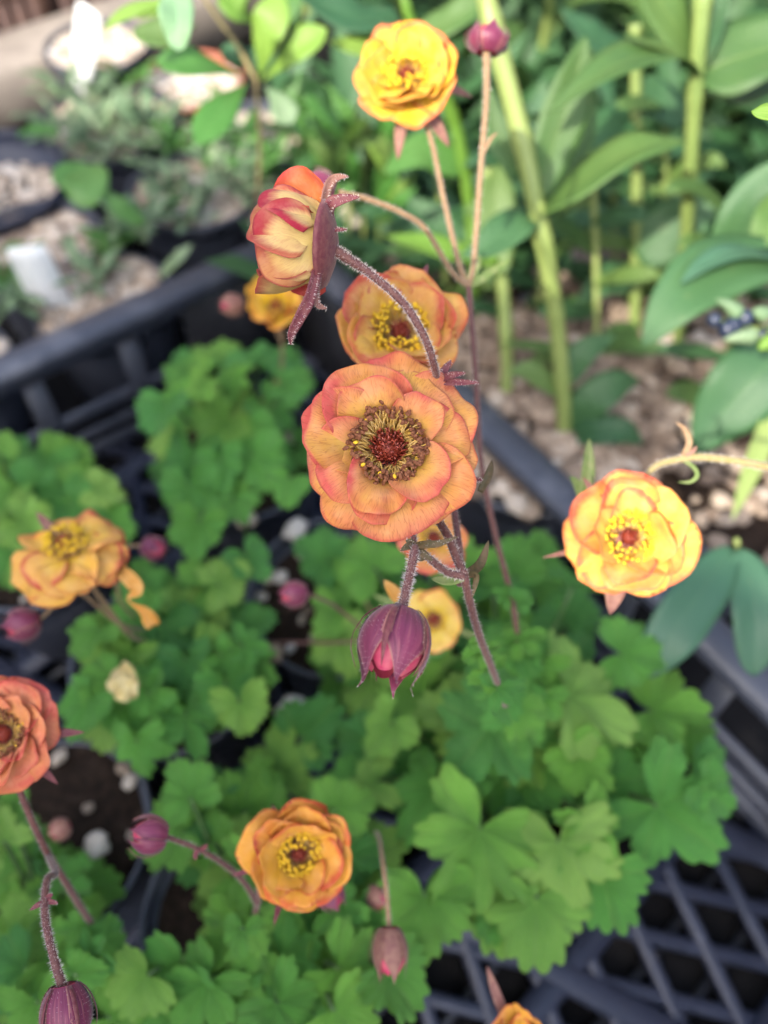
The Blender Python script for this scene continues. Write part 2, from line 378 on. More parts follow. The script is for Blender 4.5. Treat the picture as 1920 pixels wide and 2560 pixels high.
def plastic(name, c, rough=0.42):
    k = N(name); o = k.obj()
    n = k.noise(90.0, o, 5.0); d = k.smooth(k.noise(38.0, o, 6.0, 0.7), 0.50, 0.70)
    col = k.mix(k.math('MULTIPLY', d, 0.6), c, (c[0]*2.2+0.012, c[1]*2.1+0.011, c[2]*1.9+0.009, 1))
    sp = k.smooth(k.noise(420.0, o, 3.0), 0.66, 0.72)
    col = k.mix(k.math('MULTIPLY', sp, 0.5), col, (0.16, 0.13, 0.10, 1))
    k.bump(n, 0.2, 0.0008)
    return k.finish(col, k.math('ADD', rough, k.math('MULTIPLY', n, 0.15)), 0.55)
BLACK = plastic('black_plastic', (0.020, 0.021, 0.026, 1), 0.42)
BLACK2 = plastic('dark_grey_plastic', (0.048, 0.054, 0.074, 1), 0.40)
LATTICE = plastic('lattice_plastic', (0.020, 0.025, 0.046, 1), 0.40)
BROWN = plastic('brown_plastic', (0.075, 0.040, 0.030, 1), 0.5)
TERRA = simple('terracotta', (0.30, 0.085, 0.050), (0.38, 0.14, 0.085), 90, 0.8, 0.2, 0, 0.3)
TAGM = simple('white_label_plastic', (0.86, 0.88, 0.87), (0.82, 0.85, 0.84), 40, 0.45, 0.4, 0.12, 0.05)
def soil_mat():
    k = N('potting_soil'); o = k.obj()
    n = k.noise(220.0, o, 6.0, 0.7); b = k.noise(35.0, o, 3.0)
    col = k.ramp(n, [(0.3, (0.012, 0.008, 0.006)), (0.55, (0.035, 0.022, 0.015)), (0.75, (0.085, 0.055, 0.038))])
    k.bump(k.math('ADD', n, b), 0.9, 0.004)
    return k.finish(col, 0.9, 0.15)
SOIL = soil_mat()
def grit_mat():
    k = N('grit_stones'); t = k.tone(); o = k.obj()
    col = k.ramp(t, [(0.0, (0.16, 0.115, 0.085)), (0.3, (0.36, 0.28, 0.21)), (0.6, (0.56, 0.48, 0.39)), (0.85, (0.64, 0.58, 0.51)), (1.0, (0.72, 0.69, 0.65))])
    col = k.mix(k.math('MULTIPLY', k.noise(500.0, o, 4.0), 0.4), col, (0.30, 0.22, 0.16, 1))
    k.bump(k.noise(700.0, o, 3.0), 0.4, 0.0006)
    return k.finish(col, 0.85, 0.2)
GRIT = grit_mat()
def ground_mat():
    k = N('woven_ground_cloth'); o = k.obj()
    w1 = k.new('ShaderNodeTexWave', wave_type='BANDS', bands_direction='X'); w1.inputs['Scale'].default_value = 90; k.l.new(o, w1.inputs['Vector'])
    w2 = k.new('ShaderNodeTexWave', wave_type='BANDS', bands_direction='Y'); w2.inputs['Scale'].default_value = 90; k.l.new(o, w2.inputs['Vector'])
    n = k.noise(9.0, o, 6.0, 0.65)
    col = k.ramp(n, [(0.35, (0.006, 0.006, 0.007)), (0.6, (0.016, 0.015, 0.015)), (0.8, (0.06, 0.052, 0.045))])
    k.bump(k.math('MAXIMUM', w1.outputs['Fac'], w2.outputs['Fac']), 0.4, 0.001)
    return k.finish(col, 0.9, 0.1)
GROUND = ground_mat()
WOOD = simple('weathered_timber', (0.20, 0.17, 0.145), (0.30, 0.26, 0.22), 25, 0.8, 0.2, 0, 0.4)
BLOCKER = simple('blocker_timber', (0.16, 0.11, 0.075), (0.24, 0.18, 0.13), 18, 0.8, 0.2, 0, 0.3)
BERRY = simple('berry_navy', (0.012, 0.018, 0.040), (0.03, 0.04, 0.07), 200, 0.3, 0.5, 0, 0)

# ------------------------------------------------------------------ setting
mb = MB(); mb.add([(-30, -30, -0.004), (30, -30, -0.004), (30, 30, -0.004), (-30, 30, -0.004)], [(0, 1, 2, 3)])
mb.build('ground', GROUND, kind='structure')

HN = Vector((TOSUN.x, TOSUN.y, 0)).normalized(); WN = Vector((HN.y, -HN.x, 0))
FO = HN*1.2  # unseen boards added to cast shade; top stepped to leave chosen flowers in sun
ft = thing('added_light_blocker', FO, 'unseen timber board screen added behind the camera to cast shade', 'fence')
rf = random.Random(8); wpos = 0.035-0.120*3
while wpos < 0.72:
    bw = 0.118; a, b_ = wpos, wpos+bw
    top = (1.500 if (a+b_)/2 < 0.03 else 1.603) + rf.uniform(-.004, .004)
    mbf = MB(); add_box(mbf, FO + WN*((a+b_)/2) + Vector((0, 0, top/2)), Vector((0, 0, 1)), WN, HN, top, bw, .018, .002); mbf.build('board', BLOCKER, ft)
    wpos += bw + .002
for zz in (.35, 1.25):
    mbf = MB(); add_box(mbf, FO + HN*.03 + WN*.25 + Vector((0, 0, zz)), WN, HN, Vector((0, 0, 1)), 1.1, .04, .07, .004); mbf.build('rail', BLOCKER, ft)


# board screens added outside the picture to block low sky and deepen contrast
def horizon_blocker(a, b, h, label):
    a, b = Vector(a), Vector(b); d = (b-a).normalized(); n = Vector((-d.y, d.x, 0)); t = thing('added_light_blocker', (a+b)/2, label, 'fence')
    mbf = MB(); add_box(mbf, Vector((0, 0, h/2)), Vector((0, 0, 1)), d, n, h, .145, .018, .002); me = mbf.mesh('board', BLOCKER)
    for i in range(int((b-a).length/.15)): link('board', me, t, Matrix.Translation(a+d*(.075+i*.15)))
    mbf = MB(); add_box(mbf, (a+b)/2-n*.035+Vector((0, 0, h*.8)), d, n, Vector((0, 0, 1)), (b-a).length, .04, .07, .004); mbf.build('rail', BLOCKER, t)
horizon_blocker((-2.3, 2.0, 0), (2.3, 2.0, 0), 1.4, 'low unseen board screen added beyond the lilies to block sky')
horizon_blocker((2.2, 1.9, 0), (2.2, -2.2, 0), 1.3, 'low unseen board screen added on the side of the lilies to block sky')
horizon_blocker((-2.2, -2.2, 0), (-2.2, 1.9, 0), 1.3, 'low unseen board screen added on the side of the seedling pots to block sky')

# ------------------------------------------------------------------ crate
CR = Vector((0.592, -0.806, 0)).normalized(); CL = Vector((-CR.y*-1, 0, 0))
CL = Vector((CR.y, -CR.x, 0)); Z = Vector((0, 0, 1))
C0 = G(728, 585, 0.12); C0.z = 0
LR, LL, HC = 0.60, 0.40, 0.12
def crate():
    ct = C0 + CR*LR/2 + CL*LL/2
    t = thing('plant_crate', ct, 'big black plastic lattice crate holding the orange-flowered plants', 'crate')
    # rims
    for a, b, ax in ((C0, C0+CR*LR, CR), (C0, C0+CL*LL, CL), (C0+CL*LL, C0+CL*LL+CR*LR, CR), (C0+CR*LR, C0+CR*LR+CL*LL, CL)):
        side = Z.cross(ax); mb = MB(); ln = (b-a).length
        add_box(mb, (a+b)/2+Z*(HC-0.006), ax, side, Z, ln+0.024, 0.022, 0.012, 0.003)
        mb.build('rim', BLACK2, t)
        mb = MB(); add_box(mb, (a+b)/2+Z*0.1025, ax, side, Z, ln, 0.007, 0.011, 0.0015); mb.build('upper_band', BLACK2, t)
        for zz, hh in ((.050, .012), (.031, .007), (.012, .016)):
            mb = MB(); add_box(mb, (a+b)/2+Z*zz, ax, side, Z, ln, 0.006, hh, 0.0018); mb.build('wall_rail', BLACK2, t)
        n = int(round(ln/0.066)); wide = MB(); add_box(wide, Vector((0, 0, 0)), Z, ax, side, 0.094, 0.014, 0.0045, 0.001)
        me = wide.mesh('wall_post', BLACK2)
        for i in range(n+1):
            link('wall_post', me, t, Matrix.Translation(a + ax*(ln*i/n) + Z*0.047 + side*0.0008))
    # solid corner panels
    for ax, oth in ((CR, CL), (CL, CR)):
        side = Z.cross(ax); mb = MB(); add_box(mb, C0+ax*0.048+Z*0.062, ax, side, Z, 0.085, 0.0075, 0.088, 0.001); mb.build('corner_panel', BLACK, t)
    # floor lattice: bars clipped to the floor rectangle
    def bars(angle, step, w, h, z, off=0.0, mat=LATTICE):
        d = Vector((math.cos(RAD(angle)), math.sin(RAD(angle)), 0)); nrm = Vector((-d.y, d.x, 0)); cc = C0+CR*LR/2+CL*LL/2
        k = -int(0.5/step)
        while k*step < 0.5:
            p = cc + nrm*(k*step+off); lo, hi = -9.0, 9.0
            for ax, L in ((CR, LR), (CL, LL)):
                s = (p-C0).dot(ax); q = d.dot(ax)
                if abs(q) < 1e-6:
                    if s < 0 or s > L: lo, hi = 1, 0
                    continue
                a, b = sorted(((-s)/q, (L-s)/q)); lo, hi = max(lo, a), min(hi, b)
            if hi-lo > 0.02:
                mb = MB(); add_box(mb, p+d*((lo+hi)/2)+Z*(z+h/2), d, nrm, Z, hi-lo, w, h, w*0.18); mb.build('lattice_bar', mat, t)
            k += 1
    bars(-72, 0.0290, 0.0074, 0.0060, 0.0070, 0.006); bars(-13, 0.0265, 0.0074, 0.0058, 0.0066, 0.004)
    bars(44, 0.084, 0.0150, 0.0068, 0.0075, 0.012); bars(-27, 0.105, 0.0150, 0.0072, 0.0080, -0.012)
    bars(44, 0.027, 0.0050, 0.0040, 0.0010, 0.006, BLACK)
    return t
crate()

# ------------------------------------------------------------------ pots with grit
ICO = []
def ico():
    t = (1+5**0.5)/2
    v = [Vector(p).normalized() for p in ((-1, t, 0), (1, t, 0), (-1, -t, 0), (1, -t, 0), (0, -1, t), (0, 1, t), (0, -1, -t), (0, 1, -t), (t, 0, -1), (t, 0, 1), (-t, 0, -1), (-t, 0, 1))]
    f = [(0, 11, 5), (0, 5, 1), (0, 1, 7), (0, 7, 10), (0, 10, 11), (1, 5, 9), (5, 11, 4), (11, 10, 2), (10, 7, 6), (7, 1, 8), (3, 9, 4), (3, 4, 2), (3, 2, 6), (3, 6, 8), (3, 8, 9), (4, 9, 5), (2, 4, 11), (6, 2, 10), (8, 6, 7), (9, 8, 1)]
    return v, f
IV, IF = ico()
def add_stone(mb, c, r, rng, flat=0.6, tone=None):
    R = Matrix.Rotation(rng.uniform(0, 6.28), 3, 'Z') @ Matrix.Rotation(rng.uniform(-0.6, 0.6), 3, 'X')
    sx, sy, sz = r*rng.uniform(0.75, 1.3), r*rng.uniform(0.75, 1.2), r*rng.uniform(flat*0.7, flat*1.2)
    v = [Vector(c) + R @ Vector((p.x*sx*rng.uniform(.82, 1.15), p.y*sy*rng.uniform(.82, 1.15), p.z*sz*rng.uniform(.82, 1.15))) for p in IV]
    mb.add(v, IF, 0, None, tone if tone is not None else min(1, max(0, rng.gauss(0.55, 0.25))))
def pot(name, x, y, ztop, r, h, label, mat=BLACK2, grit=0, rg=0.004, seed=1, group=None, square=False, sunk=0.012, dark=0.0):
    rng = random.Random(seed)
    loc = Vector((x, y, ztop-h)); t = thing(name, loc, label, 'plant pot', group)
    M = Matrix.Translation(loc)
    seg = 4 if square else 40
    if square: M = M @ Matrix.Rotation(math.atan2(CR.y, CR.x)+math.pi/4, 4, 'Z')
    k = 1.38 if square else 1.0
    mb = MB(); add_lathe(mb, [(r*0.78*k, 0), (r*0.95*k, h*0.86), (r*0.95*k, h*0.87), (r*0.90*k, h*0.88), (r*0.76*k, 0.006), (0.001, 0.006)], M, seg); mb.build('wall', mat, t, smooth=not square)
    mb = MB(); add_lathe(mb, [(r*0.955*k, h*0.86), (r*1.0*k, h*0.865), (r*1.01*k, h*0.98), (r*1.0*k, h), (r*0.965*k, h), (r*0.955*k, h*0.985), (r*0.92*k, h*0.80)], M, seg); mb.build('rim', mat, t, smooth=not square)
    zs = h-sunk; mb = MB(); v = []; f = []; nr, ns = 7, 32
    for j in range(nr+1):
        for i in range(ns):
            a = 6.2832*i/ns; rr = r*0.93*j/nr+0.0005
            if square: rr *= min(1/max(abs(math.cos(a)), 1e-3), 1/max(abs(math.sin(a)), 1e-3))*0.98; 
            q = Vector((rr*math.cos(a), rr*math.sin(a), 0))
            if square: q = Matrix.Rotation(-math.pi/4, 3, 'Z') @ q
            p = M @ (q + Vector((0, 0, zs))); v.append(p+Z*0.004*(noise.noise(p*60)))
    for j in range(nr):
        for i in range(ns): a = j*ns+i; b = j*ns+(i+1) % ns; f.append((a, a+ns, b+ns, b))
    mb.add(v, f); mb.build('soil', SOIL, t)
    if grit:
        mb = MB()
        for i in range(grit):
            a = rng.uniform(0, 6.2832); rr = r*(0.90 if sunk > 0 else 1.02)*math.sqrt(rng.random())
            if square:
                q = Matrix.Rotation(-math.pi/4, 3, 'Z') @ Vector((rng.uniform(-.9, .9)*r, rng.uniform(-.9, .9)*r, 0))
            else: q = Vector((rr*math.cos(a), rr*math.sin(a), 0))
            p = M @ (q + Vector((0, 0, zs+rng.uniform(0.001, 0.005))))
            add_stone(mb, p, rg*rng.uniform(0.55, 1.25), rng, 0.65, min(1, max(0, rng.gauss(0.58-dark, 0.24))))
        mb.build('grit', GRIT, t, smooth=False, kind='stuff')
    return t

# ------------------------------------------------------------------ flower builders
def petal(L, phi0, phi1, cup, r0, z0, seed, xs=0.86, kk=0.55, ruf=0.05, A=72, nu=18, nv=12, roll=0.0, notch=0.05, thick=0.00016, e=1.0, side=0.0):
    rng = random.Random(seed)
    ph, ph2, fr = rng.uniform(0, 6.28), rng.uniform(0, 6.28), rng.uniform(3.0, 6.0)
    tab = []; r = z = 0.0; K = 60
    for i in range(K+1):
        t = i/K; a = phi0+(phi1-phi0)*t**e; tab.append((r, z, a)); r += math.cos(a)/K; z += math.sin(a)/K
    top = []; bot = []; uv = []
    sd = seed*1.37
    for j in range(nv+1):
        v = 0.07+0.93*(j/nv)**0.85
        for i in range(nu+1):
            u = -1+2*i/nu; al = RAD(A)*u
            edge = math.cos(al)**kk*(1+0.10*noise.noise(Vector((u*2.0, sd, 0)))+0.035*noise.noise(Vector((u*6, sd, 3)))-notch*math.exp(-(u/0.18)**2))
            x = L*edge*v*math.sin(al)*xs; y = L*edge*v*math.cos(al)
            q = max(0, min(1, y/L)); s = q*K; k = min(int(s), K-1); fr_ = s-k
            rr = tab[k][0]+(tab[k+1][0]-tab[k][0])*fr_; zz = tab[k][1]+(tab[k+1][1]-tab[k][1])*fr_; a = tab[k][2]
            h = L*(cup*(x/L)**2*2.0 + ruf*v*v*math.sin(u*fr+ph) + 0.5*ruf*v**3*math.sin(u*fr*2.4+ph2)
                   + 0.085*noise.noise(Vector((u*1.6+sd, v*2.2, 7)))*min(1, v*1.5) + side*x/L)
            nrm = Vector((0, -math.sin(a), math.cos(a)))
            p = Vector((x, r0+L*rr, z0+L*zz)) + nrm*h
            top.append(p); bot.append(p - nrm*thick*(1.05-0.8*v**3)); uv.append((u*0.5+0.5, v))
    s = nu+1; f = []; m = []
    for j in range(nv):
        for i in range(nu): f.append((j*s+i, j*s+i+1, (j+1)*s+i+1, (j+1)*s+i)); m.append(0)
    o = len(top)
    for q in list(f): f.append(tuple(o+i for i in reversed(q))); m.append(1)
    for i in range(nu): a = nv*s+i; f.append((a, a+1, o+a+1, o+a)); m.append(0)
    for j in range(nv):
        a = j*s; f.append((a, a+s, o+a+s, o+a)); m.append(0); b = j*s+nu; f.append((b, o+b, o+b+s, b+s)); m.append(0)
    return top+bot, f, m, uv+uv

def flower(plant, label, c, axis, R, style, seed, roll=0.0, whorls=None, stam='yellow', sepals=None, nst=90, hi=False, sep_mat=None, core=1.0, skip=(), jit=1.0):
    """c: centre of the receptacle; R: radius of the open flower"""
    rng = random.Random(seed); B = basis(axis, roll); M = Matrix.Translation(c) @ B.to_4x4()
    s = R/0.0215
    mb = MB(); add_lathe(mb, [(0.0005*s, -0.0030*s), (0.0022*s, -0.0026*s), (0.0050*s, -0.0008*s), (0.0056*s, 0.0004*s), (0.0045*s, 0.0012*s), (0.0004*s, 0.0014*s)], M, 20)
    fl = mb.build('flower', SEPAL, plant, label=label)
    if whorls is None:
        whorls = [(6, 0.0178, 30, -8, 0.10, 0.0042, 0.0000), (6, 0.0160, 46, 4, 0.22, 0.0038, 0.0008), (5, 0.0125, 66, 22, 0.35, 0.0036, 0.0016)]
    off = 0
    for wi, (n, L, a0, a1, cup, r0, z0) in enumerate(whorls):
        off += 0.5*6.2832/n*(1.0 if wi else 0) + rng.uniform(-.1, .1)
        for k in range(n):
            if (wi, k) in skip: continue
            ang = off + 6.2832*k/n + rng.uniform(-.13, .13)
            j0, j1 = rng.uniform(-12, 12)*jit, rng.uniform(-24, 24)*jit
            v, f, m, uv = petal(L*s*rng.uniform(.9, 1.08), RAD(a0+j0), RAD(a1+j1), cup*rng.uniform(.3, 1.6)-(.18*rng.random() if wi == 0 else 0), r0*s, z0*s, seed*31+wi*7+k*1.9,
                                xs=rng.uniform(.88, 1.08), ruf=rng.uniform(.06, .13), nu=30 if hi else 18, nv=18 if hi else 11, side=rng.uniform(-.22, .22), notch=rng.uniform(0, .07))
            Q = M @ Matrix.Rotation(ang, 4, 'Z')
            mb = MB(); mb.add([Q @ p for p in v], f, m, uv); mb.build('petal', STY[style], fl)
    # stamens
    mb = MB()
    for i in range(nst):
        a = rng.uniform(0, 6.2832); mod = 1+.22*noise.noise(Vector((math.cos(a)*1.6, math.sin(a)*1.6, seed)))
        if stam == 'brown':
            rt = rng.uniform(.0068, .0098)*s*core*mod; zt = rng.uniform(.0044, .0082)*s; rb = rng.uniform(.0034, .0046)*s
            p0 = Vector((rb, 0, .0010*s)); p1 = Vector((rt*0.66, 0, zt*0.62)); p2 = Vector((rt, rng.uniform(-.0022, .0022)*s, zt))
        else:
            q = math.sqrt(rng.random()); rt = (.0030+.0056*q)*s*core*mod; zt = (.0084-.0030*q+rng.uniform(-.0009, .0009))*s; rb = rng.uniform(.0026, .0040)*s
            p0 = Vector((rb, 0, .0010*s)); p1 = Vector((rt*0.85+.0006*s, 0, zt*0.5)); p2 = Vector((rt, rng.uniform(-.0016, .0016)*s, zt))
        Q = M @ Matrix.Rotation(a, 4, 'Z')
        path = [Q @ p for p in cr([p0, p1, p2], 3)]
        add_tube(mb, path, [0.00020*s]*len(path), 3, 0, False)
        ar = (0.00052 if stam == 'brown' else 0.00060)*s
        d = Matrix.Rotation(rng.uniform(0, 3), 3, 'X') @ Matrix.Rotation(rng.uniform(0, 3), 3, 'Y')
        brown = stam == 'brown' and rng.random() < 0.90
        for q in range(2 if brown else 1):
            add_sphere(mb, path[-1]+Vector((rng.uniform(-1, 1), rng.uniform(-1, 1), rng.uniform(-1, 1)))*ar*0.9*q, (ar*1.35, ar*0.85, ar*0.8), 6, 4, 2 if brown else 1, d)
    mb.build('stamens', [FILAMENT, ANTHER_Y, ANTHER_B], fl, kind='stuff')
    # pistil: a dome of curved styles
    mb = MB(); big = 1.18 if stam == 'brown' else 0.85
    add_sphere(mb, M @ Vector((0, 0, .0020*s)), (.0026*s*big, .0026*s*big, .0030*s), 14, 8, 0, M.to_3x3())
    ns = 110 if hi else 50
    for i in range(ns):
        q = math.sqrt((i+.5)/ns); a = i*2.39996
        d = Vector((q*math.cos(a), q*math.sin(a), 0)); rb = .0026*s*big
        p0 = Vector((d.x*rb, d.y*rb, .0034*s-.0012*s*q)); zt = (.0074-.0030*q*q+rng.uniform(-.0006, .0006))*s
        p2 = Vector((d.x*rb*1.45, d.y*rb*1.45, zt)) + Vector((rng.uniform(-1, 1), rng.uniform(-1, 1), 0))*.0004*s
        p1 = (p0+p2)/2 + d*.0004*s; p3 = p2 + Vector((rng.uniform(-1, 1), rng.uniform(-1, 1), rng.uniform(-.3, .6)))*.0006*s
        path = [M @ p for p in cr([p0, p1, p2, p3], 2)]
        add_tube(mb, path, lerp_list([.00024*s, .00020*s, .00010*s], len(path)), 4, 1 if rng.random() < .35 and q < .8 else 0, True)
    mb.build('pistil', [STYLE_R, STYLE_T], fl, kind='stuff')
    # sepals: (angle deg in local frame, length m, start elevation deg, end elevation deg, width m)
    for (ang, ln, e0, e1, w) in (sepals if sepals is not None else [(a, 0.0125, 0, -25, .0055) for a in (20, 92, 164, 236, 308)]):
        Q = M @ Matrix.Rotation(RAD(ang), 4, 'Z'); path = []; r, z = .0035*s, -.0012*s
        for i in range(13):
            t = i/12; e = RAD(e0+(e1-e0)*t); path.append(Q @ Vector((r, 0, z))); r += math.cos(e)*ln/12; z += math.sin(e)*ln/12
        mb = MB(); add_ribbon(mb, path, w, taper, (Q.to_3x3() @ Vector((-.2, 0, 1))).normalized(), .3, 4, .00025)
        mb.build('sepal', sep_mat or SEPAL, fl)
    return fl, M

def hairs(mb, path, rads, per_mm, ln, rng, w=0.00006):
    fr = frames(path)
    for i in range(len(path)-1):
        seg = (path[i+1]-path[i]).length; n = int(seg*1000*per_mm)
        for q in range(n):
            t = rng.random(); p = path[i].lerp(path[i+1], t); a = rng.uniform(0, 6.2832); tt, x, y = fr[i]
            d = x*math.cos(a)+y*math.sin(a); r = rads[i] if isinstance(rads, list) else rads
            b = p + d*r*0.95; L = ln*rng.uniform(.45, 1.2)
            tip = b + (d + tt*rng.uniform(-.35, .35) + (x*-math.sin(a)+y*math.cos(a))*rng.uniform(-.3, .3))*L
            s = tt*w
            mb.add([b-s, b+s, tip], [(0, 1, 2)])
def stem(plant, pts, rads, mat=STEM, hair=0.0, hl=0.0009, name='stem', sides=10, seed=1, n=8):
    path = cr(pts, n); rr = [q*.74 for q in (lerp_list(rads, len(path)) if isinstance(rads, list) else [rads]*len(path))]
    mb = MB(); add_tube(mb, path, rr, sides); o = mb.build(name, mat, plant)
    if hair:
        h = MB(); hairs(h, path, rr, hair, hl, random.Random(seed)); h.build('hairs', HAIR, o, kind='stuff')
    return o
def bract(plant, pts, w, mat=BRACT, hint=None, name='bract', hair=0):
    path = cr(pts, 6); mb = MB(); add_ribbon(mb, path, w, taper, hint or (-FWD+Z*.4).normalized(), .35, 4, .0002)
    o = mb.build(name, mat, plant)
    if hair:
        h = MB(); hairs(h, path, [w*.3*taper(i/(len(path)-1)) for i in range(len(path))], hair, .0007, random.Random(3)); h.build('hairs', HAIR, o, kind='stuff')
    return o

def bud(plant, label, base, axis, ln, wd, seed, roll=0.0, opening=0.0, mat=None, epi=0.7, hi=False):
    """closed or half-open bud: five sepal shells round a core of petals"""
    rng = random.Random(seed); M = Matrix.Translation(base) @ basis(axis, roll).to_4x4(); mat = mat or BUD
    def prof(v):    # radius of the bud along its axis, 0..1
        x = math.sin(math.pi*(0.10+0.85*v**0.95)); x = max(x, 0)**0.60
        if opening: x = max(x, (0.30+0.45*opening)*min(1, v*1.4)) if v > .5 else x
        return x*wd/2
    core = MB(); n = 14
    add_lathe(core, [(prof(i/n)*0.86 if i < n else .0002, ln*(i/n)*(0.93 if not opening else 0.80)) for i in range(n+1)], M, 24)
    b = core.build('bud', BUD_PETAL if not opening else BUD_DARK, plant, label=label)
    if opening:   # petals showing between the sepals, a crumpled mouth
        for k in range(5):
            Q = M @ Matrix.Rotation(6.2832*(k+.5)/5, 4, 'Z'); v = []; f = []; uv = []
            for j in range(9):
                t = .25+.66*j/8
                for i in range(7):
                    u = -1+2*i/6; a = u*.62*(1 if t < .7 else 1-(t-.7)*1.0); rr = prof(t)*(.95 if t < .8 else .95-(t-.8)*1.2)
                    v.append(Q @ Vector((rr*math.cos(a), rr*math.sin(a), ln*t+(1-u*u)*.0006))); uv.append((i/6, t))
            for j in range(8):
                for i in range(6): f.append((j*7+i, j*7+i+1, j*7+i+8, j*7+i+7))
            pm = MB(); pm.add(v, f, 0, uv); pm.build('petal', BUD_PETAL, b)
    for k in range(5):
        Q = M @ Matrix.Rotation(6.2832*k/5+rng.uniform(-.05, .05), 4, 'Z'); v = []; f = []; uv = []; nj, ni = 16, 10
        lift = .02+.02*(k % 2)
        for j in range(nj+1):
            t = j/nj; tz = t*(1.05 if not opening else 1.12)
            half = (0.80 if t < .45 else .80*max(0.03, 1-((t-.45)/.55)**1.25)) if not opening else (0.78 if t < .46 else .78*max(.03, (1-((t-.46)/.54)**0.80)))
            rr = prof(min(t, .985))*(1+lift) + wd*.02
            if opening and t > .72: rr += wd*0.55*(t-.72)**1.5*2.2*(0.7+.6*rng.random()*0+.2*(k % 3))
            if not opening and t > .9: rr += wd*.10*(t-.9)*3
            for i in range(ni+1):
                u = -1+2*i/ni; a = u*half
                v.append(Q @ Vector((rr*math.cos(a), rr*math.sin(a), ln*tz - ln*.01*u*u))); uv.append((i/ni, t))
        for j in range(nj):
            for i in range(ni): q = j*(ni+1)+i; f.append((q, q+1, q+ni+2, q+ni+1))
        sm = MB(); sm.add(v, f, 0, uv); so = sm.build('sepal', mat, b)
        if hi:
            h = MB()
            for q in range(160):
                p = v[rng.randrange(len(v))]; o = (p-(M @ Vector((0, 0, ln*.5)))).normalized(); d = o*.0007*rng.uniform(.4, 1.2); sd = o.orthogonal().normalized()*.00003
                h.add([p-sd, p+sd, p+d], [(0, 1, 2)])
            h.build('hairs', HAIR, so, kind='stuff')
    for k in range(5):   # small outer bracts
        Q = M @ Matrix.Rotation(6.2832*(k+.5)/5+rng.uniform(-.2, .2), 4, 'Z'); path = []
        for i in range(9):
            t = i/8*epi; path.append(Q @ Vector((prof(min(t, .98))*1.08+wd*(.05+.22*max(0, t-.35)), 0, ln*t)))
        rb = MB(); add_ribbon(rb, path, wd*.15, taper, (Q.to_3x3() @ Vector((1, 0, .1))), .1, 2, .0001); rb.build('outer_bract', SEPAL if hi else mat, b)
    return b

# ------------------------------------------------------------------ geum leaves
def leaf_mesh(seed, kind):
    rng = random.Random(seed); v = []; f = []; uv = []
    lob = {'round': [-105, -52, 0, 52, 105], 'three': [-88, 0, 88], 'deep': [-118, -62, 0, 62, 118]}[kind]
    depth = {'round': .15, 'three': .22, 'deep': .36}[kind]
    lob = [a+rng.uniform(-6, 6) for a in lob]; TM = {'round': 158, 'three': 132, 'deep': 156}[kind]
    nu, nv = 96, 9
    bound = [-TM] + [(lob[i]+lob[i+1])/2 for i in range(len(lob)-1)] + [TM]
    lsz = [1.0 if abs(a) < 20 else rng.uniform(.74, .92) for a in lob]
    teeth = {'round': 4.0, 'three': 5.0, 'deep': 4.0}[kind]; fold = rng.uniform(-.10, .40); sd = seed*3.1
    cupv = rng.uniform(-.55, .25); tw = rng.uniform(-.3, .3)
    for j in range(nv+1):
        w = j/nv
        for i in range(nu+1):
            th = -TM+2*TM*i/nu; k = 0
            while k < len(lob)-1 and th > bound[k+1]: k += 1
            lo, hi = bound[k], bound[k+1]; q = (th-lob[k])/((hi-lob[k]) if th > lob[k] else (lob[k]-lo)); q = max(-1, min(1, q))
            env = lsz[k]*(1-depth*abs(q)**2.2)
            if k+1 < len(lob) and q > 0: env = env*(1-q**4*.5)+lsz[k+1]*(1-depth)*q**4*.5
            if k > 0 and q < 0: env = env*(1-q**4*.5)+lsz[k-1]*(1-depth)*q**4*.5
            tooth = abs(math.sin(q*teeth*math.pi/2+.0))**.75
            rho = env*(1+.17*(tooth-.6))*(1+.03*noise.noise(Vector((th*.05, sd, 0))))
            end = min(1, (TM-abs(th))/28); rho *= .35+.65*end**.6
            x = rho*w*math.sin(RAD(th))*.96; y = rho*w*math.cos(RAD(th))
            z = .13*(1-abs(q))*-1*w*(1-.3*w) + .07*w                                   # furrow along each main vein
            z += fold*abs(x)*.6 + cupv*(rho*w)**2*.5 + tw*x*y
            z += .085*noise.noise(Vector((x*2.6+sd, y*2.6, 1)))*w*1.6 + .060*w**3*math.sin(th*.11+sd)
            z += .016*math.sin((w*7.5-abs(q)*2.5)*6.283)*w
            v.append((x, y, z)); uv.append((q*.5+.5, w))
    s = nu+1
    for j in range(nv):
        for i in range(nu): f.append((j*s+i, j*s+i+1, (j+1)*s+i+1, (j+1)*s+i))
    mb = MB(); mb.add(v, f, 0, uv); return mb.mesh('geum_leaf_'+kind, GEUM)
LEAVES = {k: [leaf_mesh(i*7+3+n*50, k) for i in range(6)] for n, k in enumerate(('round', 'three', 'deep'))}

